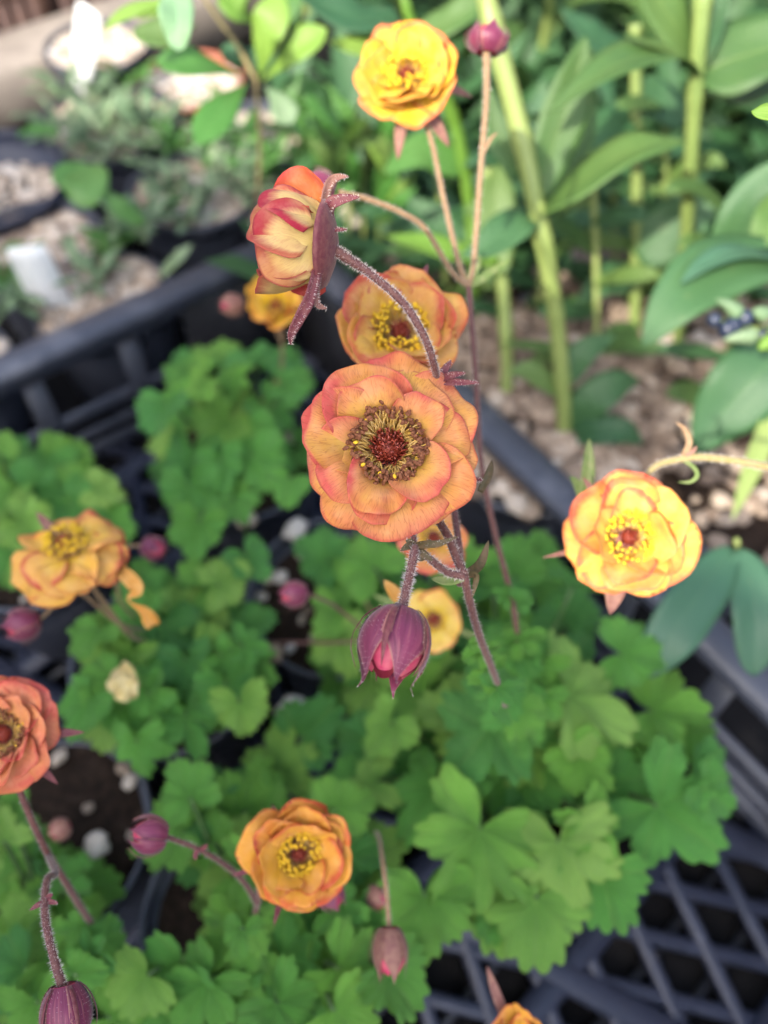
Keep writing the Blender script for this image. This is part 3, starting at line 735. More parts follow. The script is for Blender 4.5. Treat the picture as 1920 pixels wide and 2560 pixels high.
def geum_leaf(plant, c, tipdir, nrm, size, kind, rng, base=None):
    """c: leaf middle, tipdir: world direction of the tip, size: length"""
    n = nrm.normalized(); y = (tipdir - n*tipdir.dot(n)).normalized(); x = y.cross(n)
    R = Matrix((x, y, n)).transposed().to_4x4()
    M = Matrix.Translation(c - y*size*.30) @ R @ Matrix.Diagonal((size*.62*rng.uniform(.92, 1.08), size*.62, size*.62, 1))
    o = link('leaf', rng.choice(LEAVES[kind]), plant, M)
    if base is not None:
        p1 = c - y*size*.30; mid = p1.lerp(base, .5)+Z*(-.012)
        mb = MB(); add_tube(mb, cr([p1, mid, base], 5), .0011, 5); mb.build('petiole', PETIOLE, plant)
    return o
def clump(plant, crown, leaves, seed, zlo, zhi, kinds=('round', 'round', 'deep', 'three'), tilt=.35, pet=True, size_k=1.0):
    """leaves: (px, py, size_px[, kind]); higher list position = higher leaf"""
    rng = random.Random(seed); n = len(leaves)
    for i, L in enumerate(leaves):
        px, py, sz = L[:3]; kind = L[3] if len(L) > 3 else rng.choice(kinds)
        z = zlo+(zhi-zlo)*((i+.5)/n)+rng.uniform(-.006, .006); c = G(px, py, z); size = sz*depth_of(c)/F*size_k
        out = Vector((c.x-crown.x, c.y-crown.y, 0))
        out = out.normalized() if out.length > .004 else Vector((rng.uniform(-1, 1), rng.uniform(-1, 1), 0)).normalized()
        tip = (Matrix.Rotation(rng.uniform(-.55, .55), 3, 'Z') @ out); tip.z = rng.uniform(-.35, .15)
        nrm = Z + out*rng.uniform(-.2, tilt+.15) + Vector((rng.uniform(-.45, .45), rng.uniform(-.55, .20), 0))
        geum_leaf(plant, c, tip, nrm, size, kind, rng, crown+Vector((rng.uniform(-.01, .01), rng.uniform(-.01, .01), 0)) if pet else None)
GAPS = [(385, 2270, 120), (290, 2170, 70), (50, 1590, 120), (640, 1345, 75), (690, 1800, 80), (270, 2060, 80), (720, 1640, 70), (1100, 1480, 10)]
def fill(region, n, size, rng, mind):
    """scatter leaf spots inside an image polygon, kept mind apart"""
    xs = [p[0] for p in region]; ys = [p[1] for p in region]; out = []; tries = 0
    while len(out) < n and tries < 4000:
        tries += 1; x, y = rng.uniform(min(xs), max(xs)), rng.uniform(min(ys), max(ys)); ins = False
        for i in range(len(region)):
            (x1, y1), (x2, y2) = region[i], region[i-1]
            if (y1 > y) != (y2 > y) and x < (x2-x1)*(y-y1)/(y2-y1)+x1: ins = not ins
        if ins and all((x-a)**2+(y-b)**2 > r*r for a, b, r in GAPS) and all((x-a)**2+(y-b)**2 > mind**2 for a, b, *_ in out): out.append((x, y, size*rng.uniform(.78, 1.2)))
    return out
# ------------------------------------------------------------------ pots standing in the crate
def potat(px, py, zt, r, h, label, **kw):
    g = G(px, py, zt); return pot('plant_pot', g.x, g.y, zt, r, h, label, **kw)
GP = 'black pots under the orange-flowered plants'
potat(590, 1130, .098, .050, .085, 'black pot under the leafy clump beside the crate wall', grit=10, seed=11, group=GP, dark=.1)
potat(420, 1650, .098, .050, .085, 'black pot under the wide leaf clump in the middle of the crate', grit=14, seed=12, group=GP, dark=.1)
potat(100, 2080, .095, .050, .085, 'black pot with brown soil showing below the coral flower', grit=14, seed=13, group=GP, dark=.1)
potat(640, 2290, .095, .050, .085, 'black pot under the orange flower near the bottom', grit=10, seed=14, group=GP, dark=.1)
potat(1280, 1830, .095, .056, .085, 'black pot under the large leaf clump by the open lattice', grit=10, seed=15, group=GP, dark=.1)
potat(850, 1480, .096, .050, .085, 'black pot with dark soil and pale stones behind the purple bud', grit=22, seed=16, group=GP, dark=.1)
potat(80, 1330, .096, .050, .085, 'black pot under the leaves at the left edge below the crate wall', grit=6, seed=17, group=GP, dark=.1)

# single pebbles one can pick out
def pebble(px, py, z, spx, label, tone, seed):
    rng = random.Random(seed); c = G(px, py, z); r = spx*depth_of(c)/F/2; mb = MB()
    v = []; f = []
    add_sphere(mb, c, (r*1.1, r*.9, r*.7), 14, 9, 0, Matrix.Rotation(seed, 3, 'Z'), tone)
    mb.v = [tuple(Vector(p)+(Vector(p)-c)*0.55*noise.noise((Vector(p)-c)/r*1.1+Vector((seed*3.7, 0, 0)))) for p in mb.v]
    mb.build('pebble', GRIT, label=label, category='pebble', group='loose pebbles on the soil')
pebble(740, 1322, .100, 62, 'round cream pebble on dark soil beside the peach flower', .95, 1)
pebble(612, 1290, .104, 60, 'pinkish grey pebble under leaves above the dark gap', .62, 2)
pebble(735, 1772, .103, 78, 'pale grey pebble on soil between two leaf clumps', .98, 3)
pebble(245, 2112, .100, 70, 'smooth cream pebble on soil below the coral flower', .80, 4)
pebble(282, 2335, .098, 60, 'whitish pebble beside the dark pot rim near the bottom', .98, 5)
pebble(690, 1630, .098, 46, 'small brown pebble on soil left of the purple bud', .25, 6)

# ------------------------------------------------------------------ geum plants
def small(region, n, size, seed, mind):
    return fill(region, n, size, random.Random(seed), mind)
def gplant(px, py, z, label): 
    c = G(px, py, z); return thing('geum_plant', c, label, 'flowering plant', 'orange-flowered geum plants'), c
R_ = random.Random(5)

# --- main plant, right of centre
A, cA = gplant(1290, 1840, .098, 'flowering plant with the large peach flower in focus and a broad leaf clump')
back = fill([(860, 1320), (1180, 1260), (1420, 1440), (1500, 1650), (1500, 1900), (1200, 2100), (900, 1900), (820, 1600)], 14, 190, R_, 120)
clump(A, cA, back, 21, .098, .125)
clump(A, cA, [(1760, 2020, 230, 'round'), (880, 1520, 190), (1000, 1480, 200), (1130, 1540, 190), (1220, 1450, 180), (1300, 1580, 210), (1420, 1700, 210), (1290, 1390, 170), (900, 1700, 230), (1020, 1680, 230), (880, 1850, 210),
    (1620, 1870, 210, 'deep'), (1400, 1850, 230, 'deep'), (1300, 2000, 230), (1560, 2000, 200), (1180, 1990, 260, 'deep'), (1440, 1640, 230), (1120, 1790, 260), (1700, 1780, 230, 'deep'), (1330, 1700, 220),
    (1050, 2030, 250), (1250, 2300, 260, 'three'), (1520, 2250, 230, 'three'), (1410, 2200, 300, 'deep'), (1720, 2080, 310, 'deep'), (1160, 2180, 360, 'deep'), (1340, 2330, 260, 'three'), (1180, 1880, 320, 'deep'), (1500, 1790, 310, 'deep'), (1060, 2320, 250, 'round'), (1610, 1640, 190, 'round')],
    22, .115, .158, tilt=.45)
clump(A, cA, [(1270, 1800, 210), (1380, 1930, 190), (1000, 1600, 190), (1480, 1930, 180)], 23, .135, .155)
nA = P(1160, 1440, .206); nB = P(1092, 952, .216); nC = P(1037, 1366, .200)
stem(A, [cA+Z*.01, P(1275, 1795, .31), P(1243, 1705, .262), P(1192, 1570, .225), nA], [.0013, .0014, .0014, .0014, .0014], hair=10, seed=2)
stem(A, [nA, P(1122, 1345, .214), P(1090, 1275, .220), P(1078, 1110, .226), nB], [.00155, .0015, .0014, .0013, .0012], hair=22, seed=3)
stem(A, [nA, P(1118, 1430, .204), P(1072, 1395, .2005), nC], [.0013, .00125, .0012, .0012], hair=34, seed=4)
stem(A, [nC, P(1033, 1335, .204), P(1012, 1260, .212), P(985, 1150, .2145)], [.0010, .0009, .0009, .0011], hair=26, seed=5)
stem(A, [nC, P(1036, 1382, .198), P(1018, 1465, .1945), P(1003, 1535, .192)], [.0012, .00145, .0014, .0016], hair=40, hl=.0010, seed=6)
stem(A, [nB, P(1086, 915, .2085), P(1062, 845, .2045), P(1012, 762, .2028), P(930, 688, .2035), P(838, 626, .205)], [.0012, .00125, .00125, .0013, .0013, .0018], hair=34, seed=7)
stem(A, [P(1150, 1460, .222), P(1150, 1390, .232), P(1135, 1270, .240), P(1110, 1060, .252), P(1045, 880, .2545)], [.0014, .0013, .0013, .0012, .0014], hair=8, seed=8)
rc_ = random.Random(44)
for (x, y, d, sz, tx, ty) in ((1278, 1712, .262, 120, .8, .3), (1205, 1690, .270, 115, -.8, -.1), (1262, 1770, .285, 130, .3, -.8), (1325, 1775, .30, 130, .9, .0), (1228, 1620, .248, 80, .7, .5), (1180, 1640, .25, 80, -.7, -.4),
                               (1330, 1590, .318, 110, .8, .3), (1262, 1610, .322, 110, -.8, .0), (1318, 1660, .325, 120, .4, -.8), (1250, 1480, .306, 70, -.6, .5), (1310, 1500, .306, 75, .7, .4)):
    geum_leaf(A, P(x, y, d), D(tx, ty, .1), D(rc_.uniform(-.3, .3), rc_.uniform(.1, .6), .8), sz*d/F, rc_.choice(('deep', 'three')), rc_)
# bracts at the joints
for q in ([nC, P(1060, 1362, .197), P(1100, 1358, .195), P(1147, 1341, .195)], [nC, P(1062, 1362, .199), P(1078, 1349, .199)], [nC, P(1020, 1366, .198), P(1001, 1377, .197)],
          [nC, P(1026, 1356, .199), P(1014, 1350, .199)], [nC, P(1058, 1385, .198), P(1082, 1402, .198)], [nC, P(1048, 1392, .1985), P(1062, 1400, .1985)]):
    bract(A, q, .0026, hair=6)
for q in ([nB, P(1122, 940, .213), P(1165, 932, .211)], [nB, P(1130, 955, .213), P(1200, 957, .211)], [nB, P(1112, 925, .215), P(1128, 900, .216)], [nB, P(1100, 968, .215), P(1112, 985, .215)]):
    bract(A, q, .0030, SEPAL_PALE if q[-1].z > nB.z+.02 else SEPAL, hair=9)
bract(A, [nA, P(1120, 1450, .208), P(1078, 1447, .210)], .0042, BRACT_GREEN)
bract(A, [nA, P(1200, 1410, .214), P(1222, 1350, .216)], .0036, BRACT); bract(A, [nA, P(1190, 1440, .210), P(1178, 1500, .212)], .0025, BRACT)
bract(A, [P(1200, 1230, .222), P(1222, 1185, .222), P(1230, 1150, .223)], .0030, BRACT); bract(A, [P(1175, 1195, .214), P(1190, 1198, .2135), P(1207, 1201, .213)], .0020, SEPAL, hair=30)
# main flower
flower(A, 'large peach double flower in sharp focus with browned stamens', P(972, 1126, .2125), D(-.03, .13, 1), .0228, 'peach', 4, roll=.35, stam='brown', nst=240, hi=True, core=.92,
       whorls=[(9, .0176, 28, -16, .06, .0048, .0000), (7, .0158, 42, -6, .18, .0054, .0008), (5, .0125, 58, 10, .34, .0062, .0014)],
       sepals=[(55, .0195, -4, -14, .0060), (125, .0125, 0, -20, .005), (200, .0125, 0, -20, .005), (270, .0125, 0, -20, .005), (340, .0130, 0, -20, .005)])
# flower just behind it
flower(A, 'orange-yellow double flower with red centre partly hidden behind the peach flower', P(1000, 838, .2545), D(0.02, .22, 1), .0200, 'amber', 12, roll=.9,
       whorls=[(7, .0180, 32, 12, .10, .0044, .0), (6, .0164, 46, 24, .2, .0050, .0008), (4, .0135, 58, 34, .3, .0056, .0016)], nst=170, core=1.1,
       sepals=[(-72, .0215, 10, -6, .0060), (30, .0125, 0, -20, .005), (110, .0125, 0, -20, .005), (180, .0125, 0, -20, .005), (255, .0125, 0, -20, .005)])
# side-on flower
sc = P(812, 612, .2055)
flower(A, 'side-on nodding flower with cream and crimson petal backs and purple sepals', sc, D(-.97, .10, -.12), .0150, 'side', 9, roll=0.3, hi=True, nst=40,
       whorls=[(5, .0252, 46, 102, .14, .0082, .0), (5, .0242, 58, 106, .18, .0068, .001), (4, .0200, 74, 104, .3, .0046, .002)], sepals=[], jit=.45)
for q, w in (([P(818, 560, .2045), P(812, 505, .2030), P(822, 462, .2025), P(842, 444, .2030), P(872, 441, .2035)], .0036), ([P(822, 580, .204), P(820, 520, .2015), P(850, 500, .2000), P(900, 492, .2000)], .0046),
             ([P(800, 660, .2035), P(788, 720, .2005), P(792, 760, .2005), P(818, 772, .2015)], .0034), ([P(800, 640, .2025), P(775, 740, .1985), P(750, 790, .1985), P(728, 835, .1995), P(727, 862, .2000)], .0042),
             ([P(808, 600, .2080), P(790, 500, .2090), P(750, 440, .2100), P(742, 424, .2105)], .0040)):
    bract(A, q, w, SEPAL_PALE if w < .004 else SEPAL, D(.6, .1, .8), 'outer_sepal', hair=16)
mb = MB(); ax = D(-.97, .10, -.12)
add_lathe(mb, [(.0004, -.0032), (.0022, -.0030), (.0060, -.0020), (.0098, -.0005), (.0104, .0005), (.0090, .0010)], Matrix.Translation(sc) @ basis(ax).to_4x4(), 24); mb.build('calyx', SEPAL, A)
bract(A, [P(832, 575, .203), P(848, 574, .2025), P(868, 574, .2025)], .0016, SEPAL, name='outer_sepal', hair=20)
# hanging bud
bud(A, 'hanging purple bud half open with pink petals inside', P(1004, 1528, .1925), D(-.22, -.86, .42), .0158, .0150, 3, roll=.45, opening=.50, hi=True, epi=.95)
bract(A, [P(990, 1530, .193), P(965, 1520, .193), P(945, 1510, .1945)], .0016, BRACT_GREEN)
# peach flower hidden behind the stem
flower(A, 'peach flower mostly hidden behind the forked stem below the main flower', P(1082, 1350, .300), D(.1, .3, 1), .0135, 'peach', 33, nst=30,
       whorls=[(6, .0178, 30, 5, .10, .0042, .0)], sepals=[])
bract(A, [P(1000, 1500, .26), P(985, 1480, .26), P(960, 1450, .26)], .006, FADED, name='faded_petal')

clump(A, cA, small([(860, 1340), (1200, 1280), (1420, 1450), (1520, 1640), (1760, 1800), (1800, 2000), (1560, 2200), (1300, 2350), (1040, 2300), (880, 2000), (820, 1600)], 22, 170, 201, 130), 24, .120, .158, tilt=.6)
clump(A, cA, [(1300, 1850, 150, 'round'), (1250, 1800, 140, 'deep'), (1340, 1790, 150, 'deep'), (1330, 1690, 140, 'deep'), (1290, 1740, 120, 'three')], 25, .178, .200)
# --- tall forked stem with the top flower
T = P(1172, 716, .292)
stem(A, [cA+Vector((.01, .01, .01)), P(1305, 1650, .335), P(1280, 1500, .312), P(1238, 1335, .302), P(1202, 1150, .296), P(1190, 950, .292), P(1176, 770, .291), T], [.0013, .0013, .0013, .0013, .0013, .0013, .0013, .0013], seed=12, hair=4)
stem(A, [T, P(1148, 660, .292), P(1110, 500, .296), P(1078, 350, .299), P(1040, 250, .300)], [.0013, .00125, .0012, .0012, .0014], STEM_PALE, hair=8, seed=13)
stem(A, [T, P(1185, 650, .290), P(1202, 420, .287), P(1216, 250, .285), P(1216, 128, .285)], [.0013, .0013, .0013, .0013, .0018], STEM_PALE, hair=8, seed=14)
stem(A, [T, P(1130, 680, .289), P(1065, 575, .284), P(1010, 535, .280), P(920, 498, .275), P(845, 480, .271)], [.0012, .0011, .0012, .0012, .0012, .0012], STEM_PALE, hair=8, seed=15)
bract(A, [P(1000, 532, .280), P(985, 522, .279), P(970, 524, .278)], .0022, STEM_PALE); bract(A, [T, P(1215, 690, .290), P(1280, 645, .292)], .0045, BRACT_GREEN); bract(A, [T, P(1190, 660, .290), P(1200, 640, .290)], .005, BRACT_GREEN)
bract(A, [P(1205, 390, .286), P(1225, 350, .286), P(1245, 330, .287)], .0018, STEM_PALE)
flower(A, 'bright yellow double flower with orange rims at the top in sun', P(1018, 205, .2985), D(-.10, .22, 1), .0190, 'yellow', 21, roll=.2,
       whorls=[(8, .0185, 30, 4, .10, .0044, .0), (7, .0168, 44, 16, .22, .0050, .0008), (5, .0135, 58, 30, .35, .0056, .0016)], nst=170, core=1.1, sep_mat=SEPAL_PALE,
       sepals=[(160, .0230, -6, -40, .0070), (205, .0230, -10, -36, .0075), (-100, .0215, -12, -40, .0070), (-150, .0200, -14, -50, .0065), (20, .012, 0, -20, .005)])
# seed head on the tall stalk
sh = thing if False else None
b = bud(A, 'dark red seed head on an upright stalk beside the yellow flower', P(1216, 135, .2855), D(.10, .95, .10), .0085, .0125, 6, opening=.25, epi=1.0)
bud(A, 'dusky purple bud behind the side-on flower', P(838, 478, .271), D(-.95, .12, .1), .0105, .0105, 8)

# --- clump against the crate wall
Bp, cB = gplant(590, 1120, .098, 'leafy clump against the crate wall with a small blurred yellow flower')
clump(Bp, cB, fill([(400, 900), (560, 860), (760, 880), (800, 1100), (760, 1300), (620, 1340), (420, 1250), (390, 1050)], 8, 140, R_, 100), 31, .10, .12)
clump(Bp, cB, [(480, 915, 150, 'round'), (635, 880, 175, 'round'), (745, 960, 150, 'round'), (575, 985, 150, 'round'), (430, 1040, 150, 'round'), (690, 1040, 140), (540, 1090, 165, 'round'), (470, 1190, 150), (670, 1110, 150), (640, 1180, 160, 'round'), (560, 1190, 140), (470, 1260, 160, 'round'), (560, 1280, 150), (490, 1350, 150, 'round'), (640, 1420, 130, 'round'), (720, 1230, 120)], 32, .125, .165, ('round', 'round', 'three'))
clump(Bp, cB, small([(400, 880), (560, 850), (760, 900), (790, 1100), (740, 1260), (640, 1320), (430, 1270), (390, 1050)], 7, 130, 202, 110), 33, .13, .168, tilt=.6)
flower(Bp, 'small blurred yellow flower behind the side-on flower', P(690, 772, .420), D(.05, .30, .9), .0178, 'yellow', 41, nst=50, whorls=[(6, .0178, 45, 30, .2, .0042, .0), (5, .015, 55, 35, .3, .0038, .0008)], sepals=[])
stem(Bp, [cB+Z*.02, P(690, 960, .49), P(705, 850, .455), P(692, 775, .432)], .0013, STEM_PALE)
bud(Bp, 'small dusky pink bud left of the blurred yellow flower', P(610, 762, .43), D(-.95, -.05, .2), .012, .0105, 42, mat=SEPAL_PALE)
stem(Bp, [P(703, 850, .456), P(660, 775, .438), P(612, 762, .43)], .0009, STEM_PALE)

# --- clump in the middle left
Cp, cC = gplant(420, 1650, .098, 'wide leaf clump in the middle left with a drooping pale orange flower')
clump(Cp, cC, fill([(80, 1480), (300, 1380), (600, 1330), (760, 1560), (700, 1800), (500, 1960), (280, 1900), (90, 1720)], 8, 150, R_, 120), 51, .10, .125)
clump(Cp, cC, [(420, 1480, 170, 'round'), (560, 1450, 160), (310, 1540, 150), (650, 1560, 160), (520, 1550, 170), (240, 1620, 170), (400, 1610, 180, 'round'), (560, 1650, 160), (660, 1690, 150), (320, 1680, 160), (470, 1700, 170), (580, 1760, 170, 'round'), (400, 1770, 160), (200, 1800, 170, 'round'), (310, 1810, 150), (480, 1840, 180, 'deep'), (350, 1900, 160), (250, 1730, 150), (640, 1620, 110)], 52, .13, .165, ('round', 'round', 'deep'))
clump(Cp, cC, small([(110, 1580), (300, 1480), (600, 1400), (720, 1560), (680, 1740), (560, 1900), (300, 1900), (120, 1760)], 9, 135, 203, 120), 53, .135, .170, tilt=.6)
flower(Cp, 'pale orange drooping flower with a yellow boss at the left', P(172, 1376, .306), D(-.10, .70, .70), .0205, 'gold', 55, roll=.7, nst=110,
       whorls=[(8, .0190, 0, -38, .04, .0042, .0), (7, .0170, 12, -30, .08, .0042, .0008)], sepals=[(8, .020, 20, 10, .006)], sep_mat=SEPAL_PALE)
stem(Cp, [cC+Z*.02, P(330, 1590, .37), P(240, 1480, .33), P(180, 1395, .309)], .0013, STEM_PALE)
for q in ([P(300, 1420, .305), P(345, 1470, .303), P(320, 1500, .304), P(365, 1530, .306), P(385, 1565, .308)],):
    path = cr(q, 5); mb = MB(); add_ribbon(mb, path, .0060, lambda s: .55+.45*math.sin(s*9), -FWD, .5, 4, .0002, .3); mb.build('faded_petal', FADED, Cp)
bud(Cp, 'blurred pink bud on a thin stalk at the left edge', P(98, 1548, .315), D(-.92, -.25, .25), .0125, .0118, 56)
stem(Cp, [cC+Z*.03, P(300, 1560, .36), P(190, 1480, .33), P(100, 1548, .315)], .0010, STEM_PALE)
bud(Cp, 'small blurred pink bud right of the drooping flower', P(362, 1362, .36), D(.8, -.25, .4), .0105, .0100, 57); stem(Cp, [cC+Z*.03, P(300, 1500, .38), P(310, 1380, .365), P(362, 1362, .36)], .0009, STEM_PALE)
mb = MB(); add_ribbon(mb, cr([P(300, 1665, .35), P(310, 1700, .345), P(325, 1750, .35)], 5), .0120, ellip, -FWD, .5, 4, .0002, .2); mb.build('spent_petal', CREAM_PETAL, Cp)
mb = MB(); add_ribbon(mb, cr([P(290, 1690, .349), P(315, 1720, .343), P(345, 1722, .348)], 5), .0100, ellip, -FWD, .4, 4, .0002, .2); mb.build('spent_petal', CREAM_PETAL, Cp)

# --- left clump behind the drooping flower
Ep, cE = gplant(80, 1330, .098, 'leaf clump at the left edge just below the crate wall')
clump(Ep, cE, fill([(-60, 1120), (120, 1100), (300, 1180), (330, 1340), (200, 1480), (-60, 1500)], 7, 140, R_, 100), 61, .10, .12)
clump(Ep, cE, [(150, 1150, 150, 'round'), (40, 1190, 150), (240, 1210, 140), (120, 1230, 160, 'round'), (0, 1270, 150), (220, 1290, 170, 'round'), (300, 1320, 130), (90, 1330, 150), (20, 1420, 150), (-20, 1110, 110), (70, 1450, 130), (275, 1235, 110)], 62, .12, .155, ('round', 'round', 'three'))

# --- bottom middle clump
Dp, cD = gplant(660, 2270, .098, 'leaf clump with the deep orange double flower near the bottom')
clump(Dp, cD, fill([(300, 1950), (600, 1900), (860, 1880), (1000, 2200), (1040, 2500), (700, 2640), (330, 2600), (330, 2420), (540, 2330), (340, 2250)], 10, 190, R_, 140), 71, .10, .125)
clump(Dp, cD, [(700, 1870, 210, 'deep'), (640, 1960, 220, 'deep'), (800, 1800, 200, 'three'), (880, 1960, 210), (460, 1990, 220, 'deep'), (830, 2060, 190), (400, 2100, 230, 'round'), (540, 2080, 220, 'deep'), (960, 2120, 210), (580, 2230, 190), (860, 2300, 220, 'three'), (700, 2350, 220), (560, 2360, 190), (960, 2330, 240, 'deep'), (420, 2440, 200, 'three'),
    (760, 2440, 230), (620, 2480, 230, 'deep'), (900, 2450, 240, 'deep'), (480, 2520, 230), (1000, 2480, 210), (740, 2560, 230, 'deep'), (330, 2480, 180), (880, 2570, 210)], 72, .122, .158, ('round', 'deep', 'three'))
clump(Dp, cD, small([(420, 1960), (640, 1880), (860, 1900), (1000, 2150), (1040, 2480), (800, 2600), (380, 2600), (420, 2450), (620, 2340), (480, 2180)], 12, 175, 204, 130), 73, .125, .160, tilt=.6)
clump(Dp, cD, [(640, 2345, 130, 'deep'), (600, 2360, 110, 'round')], 74, .172, .18)
flower(Dp, 'deep orange double flower with cupped petals near the bottom', P(745, 2128, .2665), D(.20, .10, .95), .0168, 'orange', 77, roll=.5, nst=170, core=1.05,
       whorls=[(8, .0196, 36, 10, .12, .0044, .0), (7, .0182, 50, 26, .22, .0050, .0008), (5, .0150, 62, 38, .34, .0056, .0016)],
       sepals=[(75, .0185, 20, 0, .0042), (130, .0200, -10, 40, .0042), (200, .012, 0, -20, .005), (270, .012, 0, -20, .005), (0, .014, 10, 0, .004)])
stem(Dp, [cD+Z*.02, P(625, 2330, .31), P(645, 2255, .293), P(650, 2220, .284), P(700, 2150, .270)], .0013, STEM, hair=6)
stem(Dp, [P(645, 2262, .293), P(610, 2205, .283), P(560, 2160, .272), P(490, 2120, .262), P(415, 2092, .254)], [.0013, .0012, .0011, .0010, .0010], STEM, hair=12, seed=9)
bract(Dp, [P(495, 2122, .262), P(488, 2138, .261), P(490, 2150, .261)], .0022, SEPAL); bract(Dp, [P(500, 2125, .262), P(512, 2118, .261), P(518, 2110, .261)], .0020, SEPAL)
bud(Dp, 'round dark red bud on a slanting stalk left of the orange flower', P(417, 2092, .2535), D(-.93, .22, .28), .0105, .0103, 78, roll=.3, epi=1.0)
bud(Dp, 'dusky bud hanging from a pale stalk right of the orange flower', P(973, 2318, .275), D(.05, -.92, .3), .0140, .0108, 79, opening=.25, mat=SEPAL_PALE)
stem(Dp, [P(940, 2080, .34), P(948, 2095, .305), P(956, 2150, .285), P(966, 2230, .278), P(973, 2320, .275)], .0010, STEM_PALE, hair=8)
bud(Dp, 'purple bud tip peeping out under the orange flower', P(800, 2200, .285), D(.6, -.7, .3), .0110, .0095, 80)
bud(Dp, 'blurred brownish pink bud on the pale stalk', P(925, 2225, .33), D(.6, -.3, .5), .0095, .0085, 81, mat=SEPAL_PALE)
bud(Cp, 'blurred pink bud beside the peach flower with a long thin stalk', P(768, 1480, .335), D(-.95, -.1, .2), .0110, .0098, 82); stem(Cp, [cC+Vector((.05, 0, .02)), P(900, 1600, .37), P(850, 1525, .355), P(768, 1482, .335)], .0009, STEM)

# --- lower left
Fp, cF = gplant(150, 2400, .098, 'leaf clump in the lower left corner with the coral flower and hooked bud')
clump(Fp, cF, fill([(-60, 2000), (220, 2020), (280, 2300), (360, 2500), (300, 2640), (-60, 2640)], 7, 190, R_, 110), 91, .10, .12)
clump(Fp, cF, [(60, 2080, 210), (150, 2180, 190, 'deep'), (30, 2250, 210, 'deep'), (210, 2280, 180, 'deep'), (90, 2360, 210), (270, 2430, 200, 'three'), (20, 2480, 210, 'round'), (180, 2420, 200), (330, 2560, 190), (110, 2560, 200, 'deep'), (-20, 2060, 180), (30, 1990, 130)], 92, .115, .150, ('round', 'deep'))
clump(Fp, cF, [(255, 2400, 130, 'deep'), (230, 2430, 120, 'three')], 93, .165, .175)
flower(Fp, 'coral orange double flower cut by the left edge', P(12, 1835, .2505), D(.02, .22, .95), .0158, 'coral', 95, roll=.1, stam='brown', nst=170,
       whorls=[(8, .0200, 30, -6, .10, .0046, .0), (7, .0178, 44, 8, .2, .0052, .0008), (5, .0135, 58, 18, .34, .0060, .0016)],
       sepals=[(-95, .0195, -6, -16, .005), (-140, .0185, -14, -10, .005), (20, .012, 0, 0, .004)])
stem(Fp, [cF+Z*.015, P(255, 2380, .33), P(185, 2240, .285), P(112, 2120, .266), P(45, 1965, .256), P(20, 1860, .254)], [.0017, .0016, .0015, .0014, .0013, .0013], STEM, hair=8, seed=19)
stem(Fp, [P(120, 2140, .268), P(138, 2182, .240), P(118, 2200, .228), P(112, 2280, .219), P(128, 2370, .2135), P(156, 2468, .2105)], [.0011, .0012, .0013, .0013, .0013, .0016], STEM, hair=26, seed=20)
for (x, y, d, sz, tx, ty) in ((225, 2330, .30, 110, .7, .3), (170, 2320, .30, 100, -.8, -.1), (270, 2385, .31, 120, .5, -.7)):
    geum_leaf(Fp, P(x, y, d), D(tx, ty, .1), D(.1, .4, .8), sz*d/F, 'deep', rc_)
for q in ([P(112, 2255, .2215), P(95, 2262, .220), P(74, 2276, .2195)], [P(112, 2250, .2215), P(128, 2254, .2205), P(146, 2258, .2205)], [P(113, 2252, .2215), P(124, 2240, .221), P(132, 2236, .221)]):
    bract(Fp, q, .0020, SEPAL, hair=8)
bud(Fp, 'crimson bud hanging from a hooked hairy stalk in the lower left corner', P(160, 2462, .2105), D(.18, -.93, .25), .0140, .0114, 96, roll=.6, hi=True, epi=.8)
bud(Fp, 'small blurred dusky bud below the coral flower', P(175, 2062, .34), D(-.8, -.3, .3), .0085, .0080, 97, mat=SEPAL_PALE)

# --- small plant behind the purple bud
Hp, cH = gplant(870, 1470, .098, 'small leaf clump with a small lemon yellow flower beside the purple bud')
clump(Hp, cH, [(900, 1480, 150), (980, 1420, 140), (880, 1560, 160, 'deep'), (980, 1560, 170, 'deep'), (840, 1440, 150, 'round'), (780, 1380, 150, 'round'), (880, 1390, 150, 'round'), (820, 1560, 150, 'three'), (860, 1640, 170, 'deep'), (960, 1660, 180, 'deep')], 101, .105, .15)
flower(Hp, 'small lemon yellow single flower with orange edge beside the purple bud', P(1085, 1550, .335), D(-.12, .15, 1), .0135, 'lemon', 105, nst=40, roll=.5,
       whorls=[(5, .0185, 36, 16, .2, .0040, .0)], sepals=[(40, .024, 0, -10, .006), (-140, .021, 0, -10, .004)], sep_mat=BRACT_GREEN)
stem(Hp, [cH+Z*.02, P(1000, 1640, .39), P(1060, 1600, .36), P(1085, 1552, .339)], .0010, STEM_GREEN)

# --- plants rooted outside the frame
Jp, cJ = gplant(2250, 1900, .098, 'sunlit golden flower and its arching pale stalk from the right edge')
rc = P(1566, 1345, .2605)
flower(Jp, 'sunlit golden yellow cupped flower at the right', rc, D(-.06, .10, 1), .0190, 'gold', 113, roll=.15, nst=170, core=1.1,
       whorls=[(7, .0192, 32, 2, .10, .0044, .0), (6, .0176, 46, 18, .2, .0050, .0008), (4, .0150, 60, 32, .35, .0056, .0016)],
       sepals=[(160, .0205, -10, -2, .011), (25, .0195, 0, 0, .0055), (95, .0240, -6, 30, .0030), (250, .0125, 0, -20, .005), (310, .0125, 0, -20, .005)], sep_mat=SEPAL_PALE)
stem(Jp, [cJ+Z*.01, P(2180, 1500, .30), P(2050, 1215, .275), P(1920, 1168, .2660), P(1780, 1145, .2640), P(1700, 1148, .2640), P(1620, 1185, .2635), rc], [.0020, .0018, .0017, .0016, .0016, .0015, .0014, .0014], STEM_GREEN, hair=16, seed=23)
jn = P(1705, 1147, .264)
